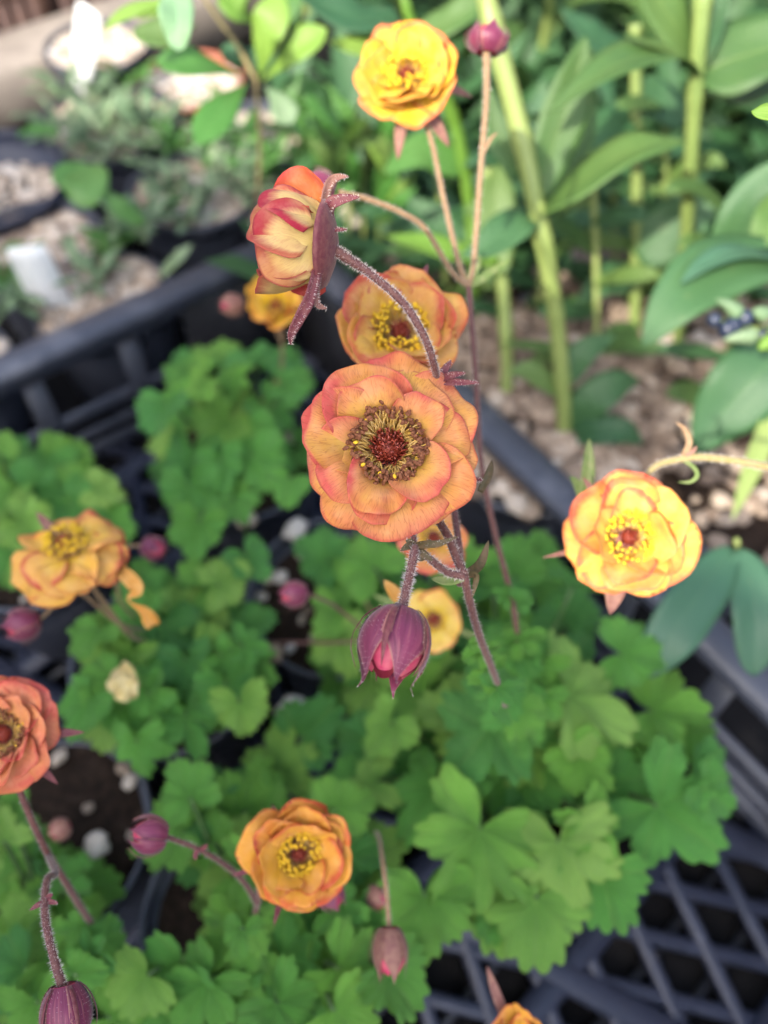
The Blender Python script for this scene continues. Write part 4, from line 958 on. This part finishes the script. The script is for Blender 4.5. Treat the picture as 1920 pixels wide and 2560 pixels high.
bract(Jp, [jn, P(1722, 1110, .262), P(1712, 1075, .262), P(1690, 1055, .262)], .0030, STEM_PALE); bract(Jp, [jn, P(1735, 1170, .262), P(1742, 1190, .261), P(1725, 1205, .261), P(1695, 1205, .261)], .0020, BRACT_GREEN)
bract(Jp, [P(1715, 1140, .263), P(1733, 1128, .262), P(1742, 1115, .262)], .0018, SEPAL_PALE)
bract(Jp, [P(1460, 1270, .275), P(1470, 1180, .275), P(1473, 1095, .275)], .0065, BRACT_GREEN); bract(Jp, [P(1462, 1270, .275), P(1445, 1215, .275), P(1425, 1190, .275)], .0045, BRACT_GREEN)

Kp, cK = gplant(1350, 3000, .098, 'bright orange flower top peeping over the bottom edge')
flower(Kp, 'bright orange flower top at the bottom edge', P(1285, 2592, .272), D(.1, .45, .85), .0110, 'orange', 121, nst=30, whorls=[(6, .0180, 55, 40, .25, .0042, .0), (5, .0150, 66, 50, .3, .0038, .0008)],
       sepals=[(22, .022, 10, 40, .0050)], sep_mat=SEPAL_PALE)
stem(Kp, [cK, P(1320, 2800, .33), P(1290, 2640, .28), P(1285, 2600, .273)], .0013, STEM)
# ------------------------------------------------------------------ lilies
def blade(plant, pts, wpx, mat=LILY, prof=lance, hint=None, fold=.18, wave=.10, seed=0, name='leaf', nw=6):
    w3 = [P(*q) for q in pts]; d = sum(q[2] for q in pts)/len(pts)
    path = cr(w3, 7); mb = MB()
    add_ribbon(mb, path, wpx*d/F, prof, (hint or (Z*.8-FWD)).normalized(), fold, nw, .0003, wave, seed)
    return mb.build(name, mat, plant)
def lstem(plant, pts, rpx, mat=LILY_STEM):
    path = cr([P(*q) for q in pts], 12); n = len(path); ds = lerp_list([q[2] for q in pts], n); rs = lerp_list(rpx, n)
    mb = MB(); add_tube(mb, path, [r*d/F*(.90+.06*noise.noise(q*40)+.14*max(0, math.sin(q.z*150))**8) for r, d, q in zip(rs, ds, path)], 12); return mb.build('stem', mat, plant)
def lily(px, py, d, label):
    c = P(px, py, d); return thing('lily_plant', c, label, 'lily plant', 'broad-leaved lily plants')
L1 = lily(1695, 860, .56, 'tall lily stem nearest the right edge, sunlit above a whorl of broad leaves')
lstem(L1, [(1695, 860, .56), (1708, 700, .52), (1722, 480, .475), (1738, 220, .435), (1752, 60, .415), (1768, -120, .40)], [15, 17, 19, 22, 24, 26])
blade(L1, [(1740, 190, .432), (1650, 128, .405), (1500, 185, .388), (1365, 285, .392)], 118, LILY, hint=Z*.9-FWD*.5+UP*.3)
blade(L1, [(1735, 195, .432), (1700, 140, .415), (1620, 110, .40), (1562, 82, .395)], 50, LILY, hint=Z-FWD*.2)
blade(L1, [(1748, 185, .437), (1830, 150, .43), (1950, 115, .425), (2080, 90, .42)], 215, LILY, hint=-FWD+UP*.25)
blade(L1, [(1738, 170, .432), (1690, 70, .415), (1620, -40, .405), (1570, -120, .40)], 125, LILY, hint=-FWD+UP*.2)
blade(L1, [(1752, 170, .432), (1790, 40, .42), (1835, -90, .41)], 60, LILY_DARK, hint=-FWD-RIGHT*.6)
blade(L1, [(1740, 165, .434), (1745, 60, .43), (1725, -60, .425)], 70, LILY, hint=-FWD+RIGHT*.5)
blade(L1, [(1745, 225, .45), (1850, 232, .452), (1980, 250, .455)], 66, LILY, hint=Z-FWD*.5)
L2 = lily(1412, 1110, .53, 'thick lily stem leaning over the gravel, lit in bands')
lstem(L2, [(1412, 1110, .53), (1406, 960, .50), (1385, 760, .465), (1350, 560, .435), (1300, 330, .415), (1240, 100, .40), (1205, -60, .39)], [20, 22, 24, 26, 28, 30, 28])
blade(L2, [(1350, 540, .432), (1450, 455, .413), (1590, 370, .403), (1718, 350, .405)], 165, LILY, hint=-FWD*.8+UP*.7, fold=.1)
blade(L2, [(1335, 500, .430), (1395, 330, .418), (1440, 190, .41), (1465, 90, .405)], 120, LILY, hint=-FWD+RIGHT*.2)
blade(L2, [(1310, 440, .428), (1245, 330, .425), (1215, 200, .42)], 74, LILY, hint=-FWD)
blade(L2, [(1355, 560, .436), (1440, 380, .445), (1490, 230, .45)], 80, LILY, hint=-FWD-RIGHT*.3)
blade(L2, [(1340, 540, .436), (1290, 560, .43), (1210, 620, .428), (1150, 640, .43)], 100, LILY_DARK, hint=Z-FWD*.5)
blade(L2, [(1412, 1085, .525), (1470, 1010, .505), (1540, 960, .50), (1600, 950, .505)], 95, LILY_DARK, hint=-FWD+Z*.4)
blade(L2, [(1412, 1090, .525), (1490, 1075, .505), (1560, 1080, .50), (1610, 1110, .505)], 80, LILY_DARK, hint=-FWD+Z*.4)
blade(L2, [(1405, 960, .50), (1460, 880, .49), (1540, 840, .49)], 70, LILY_DARK, hint=-FWD+Z*.4)
blade(L2, [(1405, 985, .505), (1330, 930, .50), (1270, 930, .50)], 60, LILY, hint=-FWD+Z*.4)
L3 = lily(1262, 1070, .55, 'shorter lily stem half hidden behind the gold and peach flowers')
lstem(L3, [(1262, 1070, .55), (1268, 900, .53), (1255, 700, .51), (1235, 560, .50), (1215, 420, .49)], [17, 18, 19, 18, 16])
blade(L3, [(1245, 690, .50), (1235, 580, .495), (1240, 470, .49), (1245, 410, .49)], 110, LILY, hint=-FWD)
blade(L3, [(1250, 655, .498), (1130, 625, .488), (1040, 605, .483), (965, 590, .48)], 66, LIME, hint=Z-FWD*.6)
blade(L3, [(1265, 860, .52), (1400, 870, .52), (1560, 885, .525)], 34, LILY, hint=Z)
L4 = lily(1580, 960, .60, 'shaded lily stem between the two tallest lily stems')
lstem(L4, [(1580, 960, .60), (1588, 750, .565), (1592, 500, .53), (1590, 250, .50), (1588, 60, .48)], [14, 15, 16, 16, 15])
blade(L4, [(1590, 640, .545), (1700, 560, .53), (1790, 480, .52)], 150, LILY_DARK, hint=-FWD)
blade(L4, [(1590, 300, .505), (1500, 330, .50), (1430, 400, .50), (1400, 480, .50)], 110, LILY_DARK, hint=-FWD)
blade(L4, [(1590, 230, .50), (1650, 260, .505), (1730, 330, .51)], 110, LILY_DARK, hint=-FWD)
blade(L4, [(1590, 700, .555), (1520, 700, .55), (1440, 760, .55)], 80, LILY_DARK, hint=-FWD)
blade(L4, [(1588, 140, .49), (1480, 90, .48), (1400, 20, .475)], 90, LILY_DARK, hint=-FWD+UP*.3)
L5 = lily(1185, 900, .60, 'yellow-green lily stem rising behind the top flower')
lstem(L5, [(1185, 900, .60), (1180, 600, .55), (1158, 400, .52), (1120, 260, .50), (1030, 60, .46), (1005, -40, .45)], [14, 15, 17, 18, 15, 14], LIME)
blade(L5, [(1010, 90, .465), (920, 118, .455), (820, 105, .45)], 90, LIME, hint=-FWD+UP*.3); blade(L5, [(1000, 40, .46), (900, 45, .45), (790, 0, .445), (740, -40, .44)], 110, LILY_DARK, hint=-FWD+UP*.3)
blade(L5, [(1040, 90, .465), (1130, 50, .455), (1240, -30, .45)], 100, LILY, hint=-FWD+UP*.3); blade(L5, [(1160, 420, .525), (1060, 380, .51), (960, 430, .50)], 100, MIDGREEN, hint=-FWD)
blade(L5, [(1180, 620, .555), (1090, 560, .55), (990, 480, .55)], 100, LILY_DARK, hint=-FWD); blade(L5, [(1180, 560, .55), (1260, 480, .55), (1300, 400, .55)], 90, LILY_DARK, hint=-FWD)
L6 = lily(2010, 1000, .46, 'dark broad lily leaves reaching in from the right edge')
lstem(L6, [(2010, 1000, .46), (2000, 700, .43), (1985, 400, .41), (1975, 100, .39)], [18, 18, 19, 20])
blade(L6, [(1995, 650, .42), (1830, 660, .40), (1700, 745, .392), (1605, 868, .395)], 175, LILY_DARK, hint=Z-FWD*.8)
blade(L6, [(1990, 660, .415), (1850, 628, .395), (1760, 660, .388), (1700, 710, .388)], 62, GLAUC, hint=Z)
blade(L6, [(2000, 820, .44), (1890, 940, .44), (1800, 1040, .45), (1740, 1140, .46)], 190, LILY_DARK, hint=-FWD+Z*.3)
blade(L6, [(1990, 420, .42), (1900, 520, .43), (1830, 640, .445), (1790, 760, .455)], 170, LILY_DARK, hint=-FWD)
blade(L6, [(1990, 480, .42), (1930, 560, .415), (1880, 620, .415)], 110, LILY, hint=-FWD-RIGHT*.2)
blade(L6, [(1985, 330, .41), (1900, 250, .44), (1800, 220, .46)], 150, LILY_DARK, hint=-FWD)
blade(L6, [(2000, 900, .45), (1900, 1120, .44), (1830, 1300, .43)], 60, LILY_STEM, hint=-FWD)
L7 = lily(1840, 1360, .42, 'low plant with broad blue-green leaves hanging over the crate rim')
blade(L7, [(1835, 1370, .395), (1760, 1470, .382), (1680, 1580, .378), (1605, 1695, .382)], 138, GLAUC, hint=-FWD+Z*.4, prof=ellip)
blade(L7, [(1850, 1370, .395), (1880, 1470, .385), (1890, 1580, .382), (1885, 1690, .386)], 128, GLAUC, hint=-FWD+Z*.4, prof=ellip)
lstem(L7, [(1850, 1500, .46), (1845, 1420, .42), (1842, 1350, .395)], [10, 9, 8], LILY_STEM)

# slender young stems between the big ones
rg_ = random.Random(61)
for (x0, y0, d0, x1, y1, d1, rp, lb) in ((1490, 1010, .58, 1478, 330, .50, 9, 'slender lily stem left of the shaded lily stem'), (1652, 900, .60, 1662, 260, .51, 10, 'slender lily stem right of the shaded lily stem'),
        (1330, 880, .60, 1372, 380, .53, 8, 'slender lily stem crossing behind the thick leaning stem'), (1535, 870, .62, 1530, 420, .56, 8, 'thin dim lily stem in the gap beside the shaded stem'), (1800, 1060, .56, 1850, 560, .48, 11, 'slender lily stem behind the dark broad leaves'), (1120, 860, .62, 1090, 420, .55, 8, 'slender lily stem behind the paired flower stalks')):
    t = lily(x0, y0, d0, lb); lstem(t, [(x0, y0, d0), ((x0+x1)/2+6, (y0+y1)/2, (d0+d1)/2), (x1, y1, d1)], [rp, rp*.95, rp*.8])
    for i in range(9):
        s = .12+.88*i/8; x, y, d = x0+(x1-x0)*s, y0+(y1-y0)*s, d0+(d1-d0)*s; sd = 1 if i % 2 else -1; l = rg_.uniform(110, 210); r_ = rg_.uniform(-.15, .75)
        blade(t, [(x, y, d), (x+sd*l*.45, y-l*r_*.55, d-.02), (x+sd*l*.8, y-l*r_*.7, d-.03), (x+sd*l, y-l*r_*.55, d-.03)], rg_.uniform(34, 66), rg_.choice((LILY, LILY, LILY_DARK)), hint=-FWD+Z*rg_.uniform(.2, .8), seed=i)

# procedural lilies filling the back
rngL = random.Random(77)
def back_lily(x, y, h, label, lean, mats, nleaf=17):
    base = Vector((x, y, .02)); t = thing('lily_plant', base, label, 'lily plant', 'broad-leaved lily plants')
    path = cr([base, base+Vector((lean[0]*.4, lean[1]*.4, h*.5)), base+Vector((lean[0], lean[1], h))], 8)
    mb = MB(); add_tube(mb, path, lerp_list([.0042, .0035, .0025], len(path)), 10); mb.build('stem', LILY_STEM, t)
    for i in range(nleaf):
        s = .18+.82*i/(nleaf-1); k = min(int(s*(len(path)-1)), len(path)-2); p = path[k]; a = i*2.4+rngL.uniform(-.4, .4)
        d = Vector((math.cos(a), math.sin(a), 0)); ln = rngL.uniform(.085, .145)*(1-.3*s); up = rngL.uniform(.15, .75)
        pts = [p, p+d*ln*.35+Z*ln*up*.35, p+d*ln*.75+Z*ln*(up*.45), p+d*ln+Z*ln*(up*.25-.1)]
        mb = MB(); add_ribbon(mb, cr(pts, 6), rngL.uniform(.024, .040), lance, (Z-d*.4).normalized(), .2, 4, .0003, .12, i); mb.build('leaf', mats[i % len(mats)], t)
for i, (x, y, h, lb, ln, ms) in enumerate([
    (.02, .84, .30, 'back lily standing just behind the yellow-green stem', (-.02, -.02), (LILY, LILY_DARK)),
    (.14, .78, .32, 'back lily between the thick leaning stem and the shaded stem', (.0, -.03), (LILY_DARK, LILY)),
    (.26, .84, .34, 'back lily directly behind the shaded lily stem', (.02, -.02), (LILY_DARK, LILY)),
    (.36, .74, .32, 'back lily behind the sunlit stem at the right', (.02, 0), (LILY_DARK, LILY)),
    (.40, .92, .36, 'farthest back lily in the upper right corner', (.0, 0), (LILY_DARK,)),
    (.20, 1.00, .34, 'farthest back lily above the gravel pot', (.0, 0), (LILY_DARK, LILY)),
    (.06, 1.04, .30, 'far back lily above the yellow flower', (.0, 0), (LILY_DARK, MIDGREEN)),
    (-.08, .96, .26, 'far back lily left of the yellow flower', (.0, 0), (MIDGREEN, LILY)),
    (.44, .62, .26, 'dark lily outside the right edge behind the broad leaves', (.0, 0), (LILY_DARK,)),
    (.30, .60, .20, 'short dark lily behind the sunlit stem base', (.0, 0), (LILY_DARK,)),
    (.50, .80, .36, 'tall back lily at the right edge', (.0, 0), (LILY_DARK, LILY))]):
    back_lily(x, y, h, lb, ln, ms)

# seed pods at the right edge
pd = thing('pod_cluster', P(1905, 830, .40), 'cluster of pale green pointed pods and navy berries at the right edge', 'seed pods')
for i, q in enumerate(([(1850, 790, .372), (1825, 765, .370), (1790, 748, .370)], [(1895, 838, .372), (1850, 842, .370), (1808, 850, .370)], [(1920, 790, .372), (1895, 780, .370), (1878, 778, .370)], [(1930, 850, .368), (1910, 862, .367), (1898, 875, .366)])):
    path = cr([P(*a) for a in q], 5); n = len(path); mb = MB(); add_tube(mb, path, [.0003+.0042*min(1, (i_/(n-1)+.12)/.3)*(1-i_/(n-1))**.75 for i_ in range(n)], 8); mb.build('pod', GREYGREEN if i != 3 else LIME, pd)
for i, (x, y) in enumerate(((1862, 795), (1818, 823), (1832, 815), (1905, 840), (1785, 800))):
    mb = MB(); add_sphere(mb, P(x, y, .372), .0040 if i < 3 else .0032, 12, 8); mb.build('berry', BERRY, pd)
mb = MB(); add_tube(mb, cr([P(1990, 860, .40), P(1930, 830, .38), P(1850, 815, .374), P(1790, 800, .373)], 6), .0012, 6); mb.build('stalk', LILY_STEM, pd)
# bright leaf tips poking in
tp = thing('leaf_spray', P(1990, 290, .215), 'bright lime leaf tips poking in at the right edge', 'leaf tips')
blade(tp, [(1975, 262, .212), (1920, 266, .212), (1878, 278, .212)], 24, LIME, hint=Z); blade(tp, [(1975, 285, .211), (1930, 284, .210), (1880, 282, .210)], 38, LIME, hint=-FWD, prof=obov)
mb = MB(); add_tube(mb, cr([P(2000, 600, .30), P(2010, 420, .24), P(1975, 270, .212)], 6), .0010, 6); mb.build('stalk', LIME, tp)

# ------------------------------------------------------------------ pots outside the crate
OG = 'gritty pots standing outside the crate'
def opot(px, py, zt, r, label, **kw):
    g = G(px, py, zt); return pot('plant_pot', g.x, g.y, zt, r, .085, label, **kw)
def wallpot(s, label, **kw):
    q = C0 + CL*s - CR*.061; return pot('plant_pot', q.x, q.y, .086, .050, .080, label, sunk=.006, **kw)
opot(1350, 1020, .095, .082, 'black pot of lilies topped with buff gravel behind the peach flower', sunk=-.002, grit=620, rg=.0066, seed=31, dark=.45)
opot(1640, 800, .090, .088, 'black gravel-topped pot under the shaded lily stem', sunk=-.002, grit=520, rg=.0066, seed=32, dark=.48)
opot(1880, 1180, .085, .070, 'black pot in the shade behind the sunlit golden flower', grit=120, rg=.0062, seed=33, dark=.45)
opot(1100, 700, .085, .065, 'black pot under the yellow-green lily stem', grit=160, rg=.0062, seed=34, dark=.45)
pebble(1350, 1185, .104, 78, 'white pebble on the gravel left of the sunlit golden flower', 1.0, 7)
opot(480, 470, .088, .052, 'black pot of pale grit with seedlings behind the crate wall', grit=420, rg=.0060, seed=41, group=OG)
opot(90, 600, .088, .050, 'black pot of pale grit with the leaning white label', grit=420, rg=.0060, seed=42, group=OG, dark=.16)
opot(270, 300, .088, .060, 'black pot of pale grit with the upright white label', grit=480, rg=.0064, seed=43, group=OG)
opot(470, 195, .085, .050, 'terracotta pot of pale grit behind the upright label', mat=TERRA, grit=380, rg=.0062, seed=44, group=OG)
opot(640, 330, .085, .050, 'black pot of grit under the three-leaved plant', grit=300, rg=.0062, seed=45, group=OG)
wallpot(.125, 'black pot of grit close behind the crate wall openings', grit=340, rg=.0060, seed=46, group=OG, dark=.16)
opot(760, 520, .080, .050, 'black pot of grit behind the side-on flower', grit=240, rg=.0062, seed=47, group=OG)
opot(-40, 440, .095, .066, 'black pot with thick grey rim at the left edge', mat=LATTICE, sunk=.03, grit=260, rg=.0062, seed=48, group=OG)
opot(240, 110, .075, .050, 'far black pot of pale grit behind the upright label', grit=260, rg=.0066, seed=49, group=OG)
wallpot(.245, 'black pot partly below the crate rim at the left edge', grit=200, rg=.0060, seed=50, group=OG)

# label tags
def tag(pts, w, label):
    path = cr([P(*q) for q in pts], 6); mb = MB(); n = len(path)
    add_ribbon(mb, path, w, lambda s: (1.0 if s < .9 else max(.12, 1-(s-.9)/.1*.9)) if s > .02 else .9, (-FWD+UP*.1).normalized(), 0, 2, .0007)
    mb.build('plant_label', TAGM, label=label, category='plant label', group='white plastic plant labels')
tag([(62, 618, .565), (145, 790, .615), (190, 885, .645)], .0275, 'blank white plastic label leaning behind the crate wall')
tag([(222, 22, .70), (206, 150, .735), (196, 240, .77)], .0250, 'blank white plastic label standing upright in a far pot')

# seedlings in the gritty pots
rs = random.Random(91)
def seedling(px, py, z, n, ln, mat, wide=.22, label='tuft of small pale green seedling leaves on grit'):
    base = G(px, py, z); t = thing('seedling', base, label, 'seedling', 'small seedlings in the gritty pots')
    for i in range(n):
        a = rs.uniform(0, 6.28); d = Vector((math.cos(a), math.sin(a), 0)); L = ln*rs.uniform(.6, 1.25); up = rs.uniform(.35, 1.5)
        b = base + Vector((rs.uniform(-1, 1), rs.uniform(-1, 1), 0))*ln*.35
        mb = MB(); add_ribbon(mb, cr([b, b+d*L*.5+Z*L*up*.5, b+d*L+Z*L*up*.55], 4), L*wide*rs.uniform(.7, 1.3), ellip, (Z-d*.5).normalized(), .2, 2, .0002, .1, i); mb.build('leaf', mat, t)
spots = [(170, 250, GREYGREEN), (250, 260, GREYGREEN), (330, 210, MIDGREEN), (140, 330, GREYGREEN), (240, 340, GREYGREEN), (310, 300, GREYGREEN), (380, 320, GREYGREEN), (270, 400, GREYGREEN), (340, 380, GREYGREEN), (430, 370, MIDGREEN), (420, 480, GREYGREEN), (500, 500, GREYGREEN), (560, 430, GREYGREEN), (380, 540, MIDGREEN), (470, 560, GREYGREEN), (600, 370, MIDGREEN), (660, 430, MIDGREEN), (520, 360, GREYGREEN), (230, 700, GREYGREEN), (270, 640, MIDGREEN), (30, 760, GREYGREEN), (15, 700, MIDGREEN), (610, 480, GREYGREEN), (330, 600, GREYGREEN)]
names = ['left of the upright label', 'in front of the upright label', 'right of the upright label', 'beside the thick pot rim', 'below the upright label', 'right below the upright label', 'left of the terracotta pot', 'left of the broad leaf', 'above the broad green leaf', 'under the three-leaved plant', 'at the left of the seedling pot', 'in the centre of the seedling pot', 'at the right of the seedling pot', 'at the front left of the seedling pot', 'at the front of the seedling pot', 'below the hanging leaflet', 'left of the side-on flower', 'at the back of the seedling pot', 'right of the leaning label', 'behind the crate rim', 'below the leaning label', 'at the left edge by the leaning label', 'behind the side-on flower', 'right of the leaning label pot']
for (x, y, m), nm in zip(spots, names):
    seedling(x, y, .092, rs.randint(12, 20), rs.uniform(.020, .034), m, label='tuft of small green seedling leaves '+nm)
s1 = thing('seedling', G(215, 480, .09), 'broad bright green leaf between the left pots', 'seedling', 'small seedlings in the gritty pots')
blade(s1, [(240, 410, .60), (215, 470, .585), (200, 520, .585)], 110, MIDGREEN, prof=ellip, hint=-FWD+Z*.4); blade(s1, [(230, 420, .60), (170, 440, .595), (150, 470, .592)], 70, MIDGREEN, prof=ellip, hint=-FWD+Z*.4)
s2 = thing('seedling', G(440, 640, .09), 'long pale leaves lying over the crate rim', 'seedling', 'small seedlings in the gritty pots')
blade(s2, [(400, 690, .60), (440, 650, .585), (480, 610, .58)], 40, GREYGREEN, hint=-FWD+Z); blade(s2, [(360, 560, .60), (300, 520, .59), (250, 470, .585)], 50, MIDGREEN, hint=-FWD+Z)
blade(s2, [(150, 330, .66), (90, 325, .655), (40, 340, .65)], 34, MIDGREEN, hint=-FWD+Z); blade(s2, [(340, 310, .66), (310, 270, .65), (285, 230, .645)], 40, GREYGREEN, hint=-FWD+Z)

# three-leaved plant, upper left
tn = (620, 195, .46)
tf = thing('three_leaved_plant', P(660, 470, .60), 'plant with broad rounded three-part leaves beside the label pots', 'leafy plant')
hv = -FWD+UP*.25
blade(tf, [(612, 190, .46), (520, 165, .445), (450, 155, .44), (390, 150, .44)], 92, MIDGREEN, prof=obov, hint=hv, wave=.04); blade(tf, [(620, 205, .46), (575, 250, .445), (530, 310, .438), (490, 362, .435)], 96, MIDGREEN, prof=obov, hint=hv, wave=.04)
blade(tf, [(650, 200, .455), (660, 120, .44), (680, 50, .432), (700, -20, .43)], 96, LIME, prof=obov, hint=hv, wave=.04); blade(tf, [(655, 205, .455), (710, 150, .442), (765, 105, .436), (818, 72, .434)], 92, LIME, prof=obov, hint=hv, wave=.04)
blade(tf, [(660, 215, .46), (695, 250, .455), (715, 285, .455), (730, 310, .455)], 70, GREYGREEN, prof=obov, hint=hv); blade(tf, [(600, 180, .465), (585, 140, .46), (560, 110, .46)], 60, LILY_DARK, prof=obov, hint=hv)
blade(tf, [(615, 185, .465), (640, 150, .46), (650, 110, .46)], 60, LILY_DARK, prof=obov, hint=hv); blade(tf, [(490, 60, .46), (420, 85, .455), (330, 80, .455)], 95, LILY, prof=obov, hint=hv)
blade(tf, [(420, 10, .40), (350, 20, .40), (290, 50, .40), (262, 75, .40)], 40, LIME, hint=hv); blade(tf, [(440, -20, .40), (400, 20, .40), (340, 45, .40)], 44, LIME, hint=hv)
blade(tf, [(640, 60, .47), (600, 20, .46), (560, -30, .46)], 90, LIME, prof=obov, hint=hv); blade(tf, [(760, 330, .50), (740, 250, .49), (760, 180, .485)], 80, MIDGREEN, prof=obov, hint=hv); blade(tf, [(860, 340, .49), (800, 260, .48), (780, 200, .475)], 70, MIDGREEN, prof=obov, hint=hv)
for q in ([(640, 560, .62), (650, 380, .53), (640, 200, .46)], [(640, 200, .46), (590, 110, .45), (520, 10, .43), (480, -60, .42)]):
    lstem(tf, q, [6, 6, 5], STEM_GREEN)
mp = thing('puckered_leaf', P(450, -80, .36), 'pale mint puckered leaf hanging down at the top edge', 'leaf')
blade(mp, [(432, -90, .36), (440, 0, .352), (446, 70, .35), (445, 128, .352)], 84, MINT, prof=ellip, hint=-FWD, wave=.35, fold=.3, nw=8)
# willowy foliage between the top flower and the left plants
wf = thing('willowy_plant', G(900, 520, .05), 'loose yellow-green blades left of the top flower', 'leafy plant')
rw = random.Random(17)
for i in range(26):
    x, y = rw.uniform(800, 990), rw.uniform(330, 560); l = rw.uniform(90, 190); a = rw.uniform(-.7, .7); d = rw.uniform(.50, .62)
    blade(wf, [(x, y, d), (x+math.sin(a)*l*.5, y-math.cos(a)*l*.5, d-.02), (x+math.sin(a*1.4)*l, y-math.cos(a)*l, d-.03)], rw.uniform(28, 62), rw.choice((LIME, MIDGREEN, LILY, MIDGREEN)), hint=-FWD+RIGHT*rw.uniform(-.5, .5), seed=i)
for i in range(3): lstem(wf, [(870+i*40, 620, .64), (880+i*30, 420, .58), (900+i*26, 240, .53)], [6, 6, 4], LILY_STEM)

# low dark undergrowth under the lilies and beside the crate
ug = MB(); ru = random.Random(29)
for i in range(1500):
    px, py = ru.uniform(700, 2100), ru.uniform(-200, 760)
    if px < 1000 and py < 250: continue
    p = G(px, py, ru.uniform(.0, .10)); a = ru.uniform(0, 6.28); d = Vector((math.cos(a), math.sin(a), ru.uniform(.0, 1.2))); L = ru.uniform(.03, .07)
    add_ribbon(ug, [p, p+d*L*.35, p+d*L*.7+Z*L*.05, p+d*L], L*ru.uniform(.25, .45), lance, (Z-d*.3).normalized(), .2, 2)
ug.build('undergrowth', LILY_DARK, kind='stuff', label='dark low foliage under the lilies', category='undergrowth')

# ------------------------------------------------------------------ bench edge and brown crate far left
e0, e1 = G(-60, 175, .06), G(560, -40, .06); dv = (e1-e0); dv.z = 0; dv.normalize(); sv = Z.cross(dv)
mb = MB(); add_box(mb, (e0+e1)/2+sv*.02-Z*.03, dv, sv, Z, 1.4, .075, .06, .006)
mb.build('bench_edge', WOOD, label='weathered grey timber edge behind the potted seedlings', category='timber board')
bc = thing('brown_crate', (e0+e1)/2+sv*.25, 'brown slatted plastic crate in the far upper left corner', 'crate')
face = e0+sv*.10; face.z = 0
for zz, h in ((.012, .02), (.075, .018), (.14, .02)):
    mb = MB(); add_box(mb, face+dv*.4+Z*zz, dv, sv, Z, 1.3, .016, h, .003); mb.build('rail', BROWN, bc)
sl = MB(); add_box(sl, Vector((0, 0, 0)), Z, dv, sv, .13, .007, .006, .001); me = sl.mesh('slat', BROWN)
for i in range(70): link('slat', me, bc, Matrix.Translation(face+dv*(-.2+i*.0175)+Z*.075+sv*.001))
for i in range(8):
    mb = MB(); add_box(mb, face+dv*(-.2+i*.16)+Z*.075-sv*.003, Z, dv, sv, .15, .022, .012, .002); mb.build('post', BROWN, bc)
mb = MB(); add_box(mb, face+dv*.4+Z*.006+sv*.19, dv, sv, Z, 1.3, .36, .008, .001); mb.build('floor', BROWN, bc)
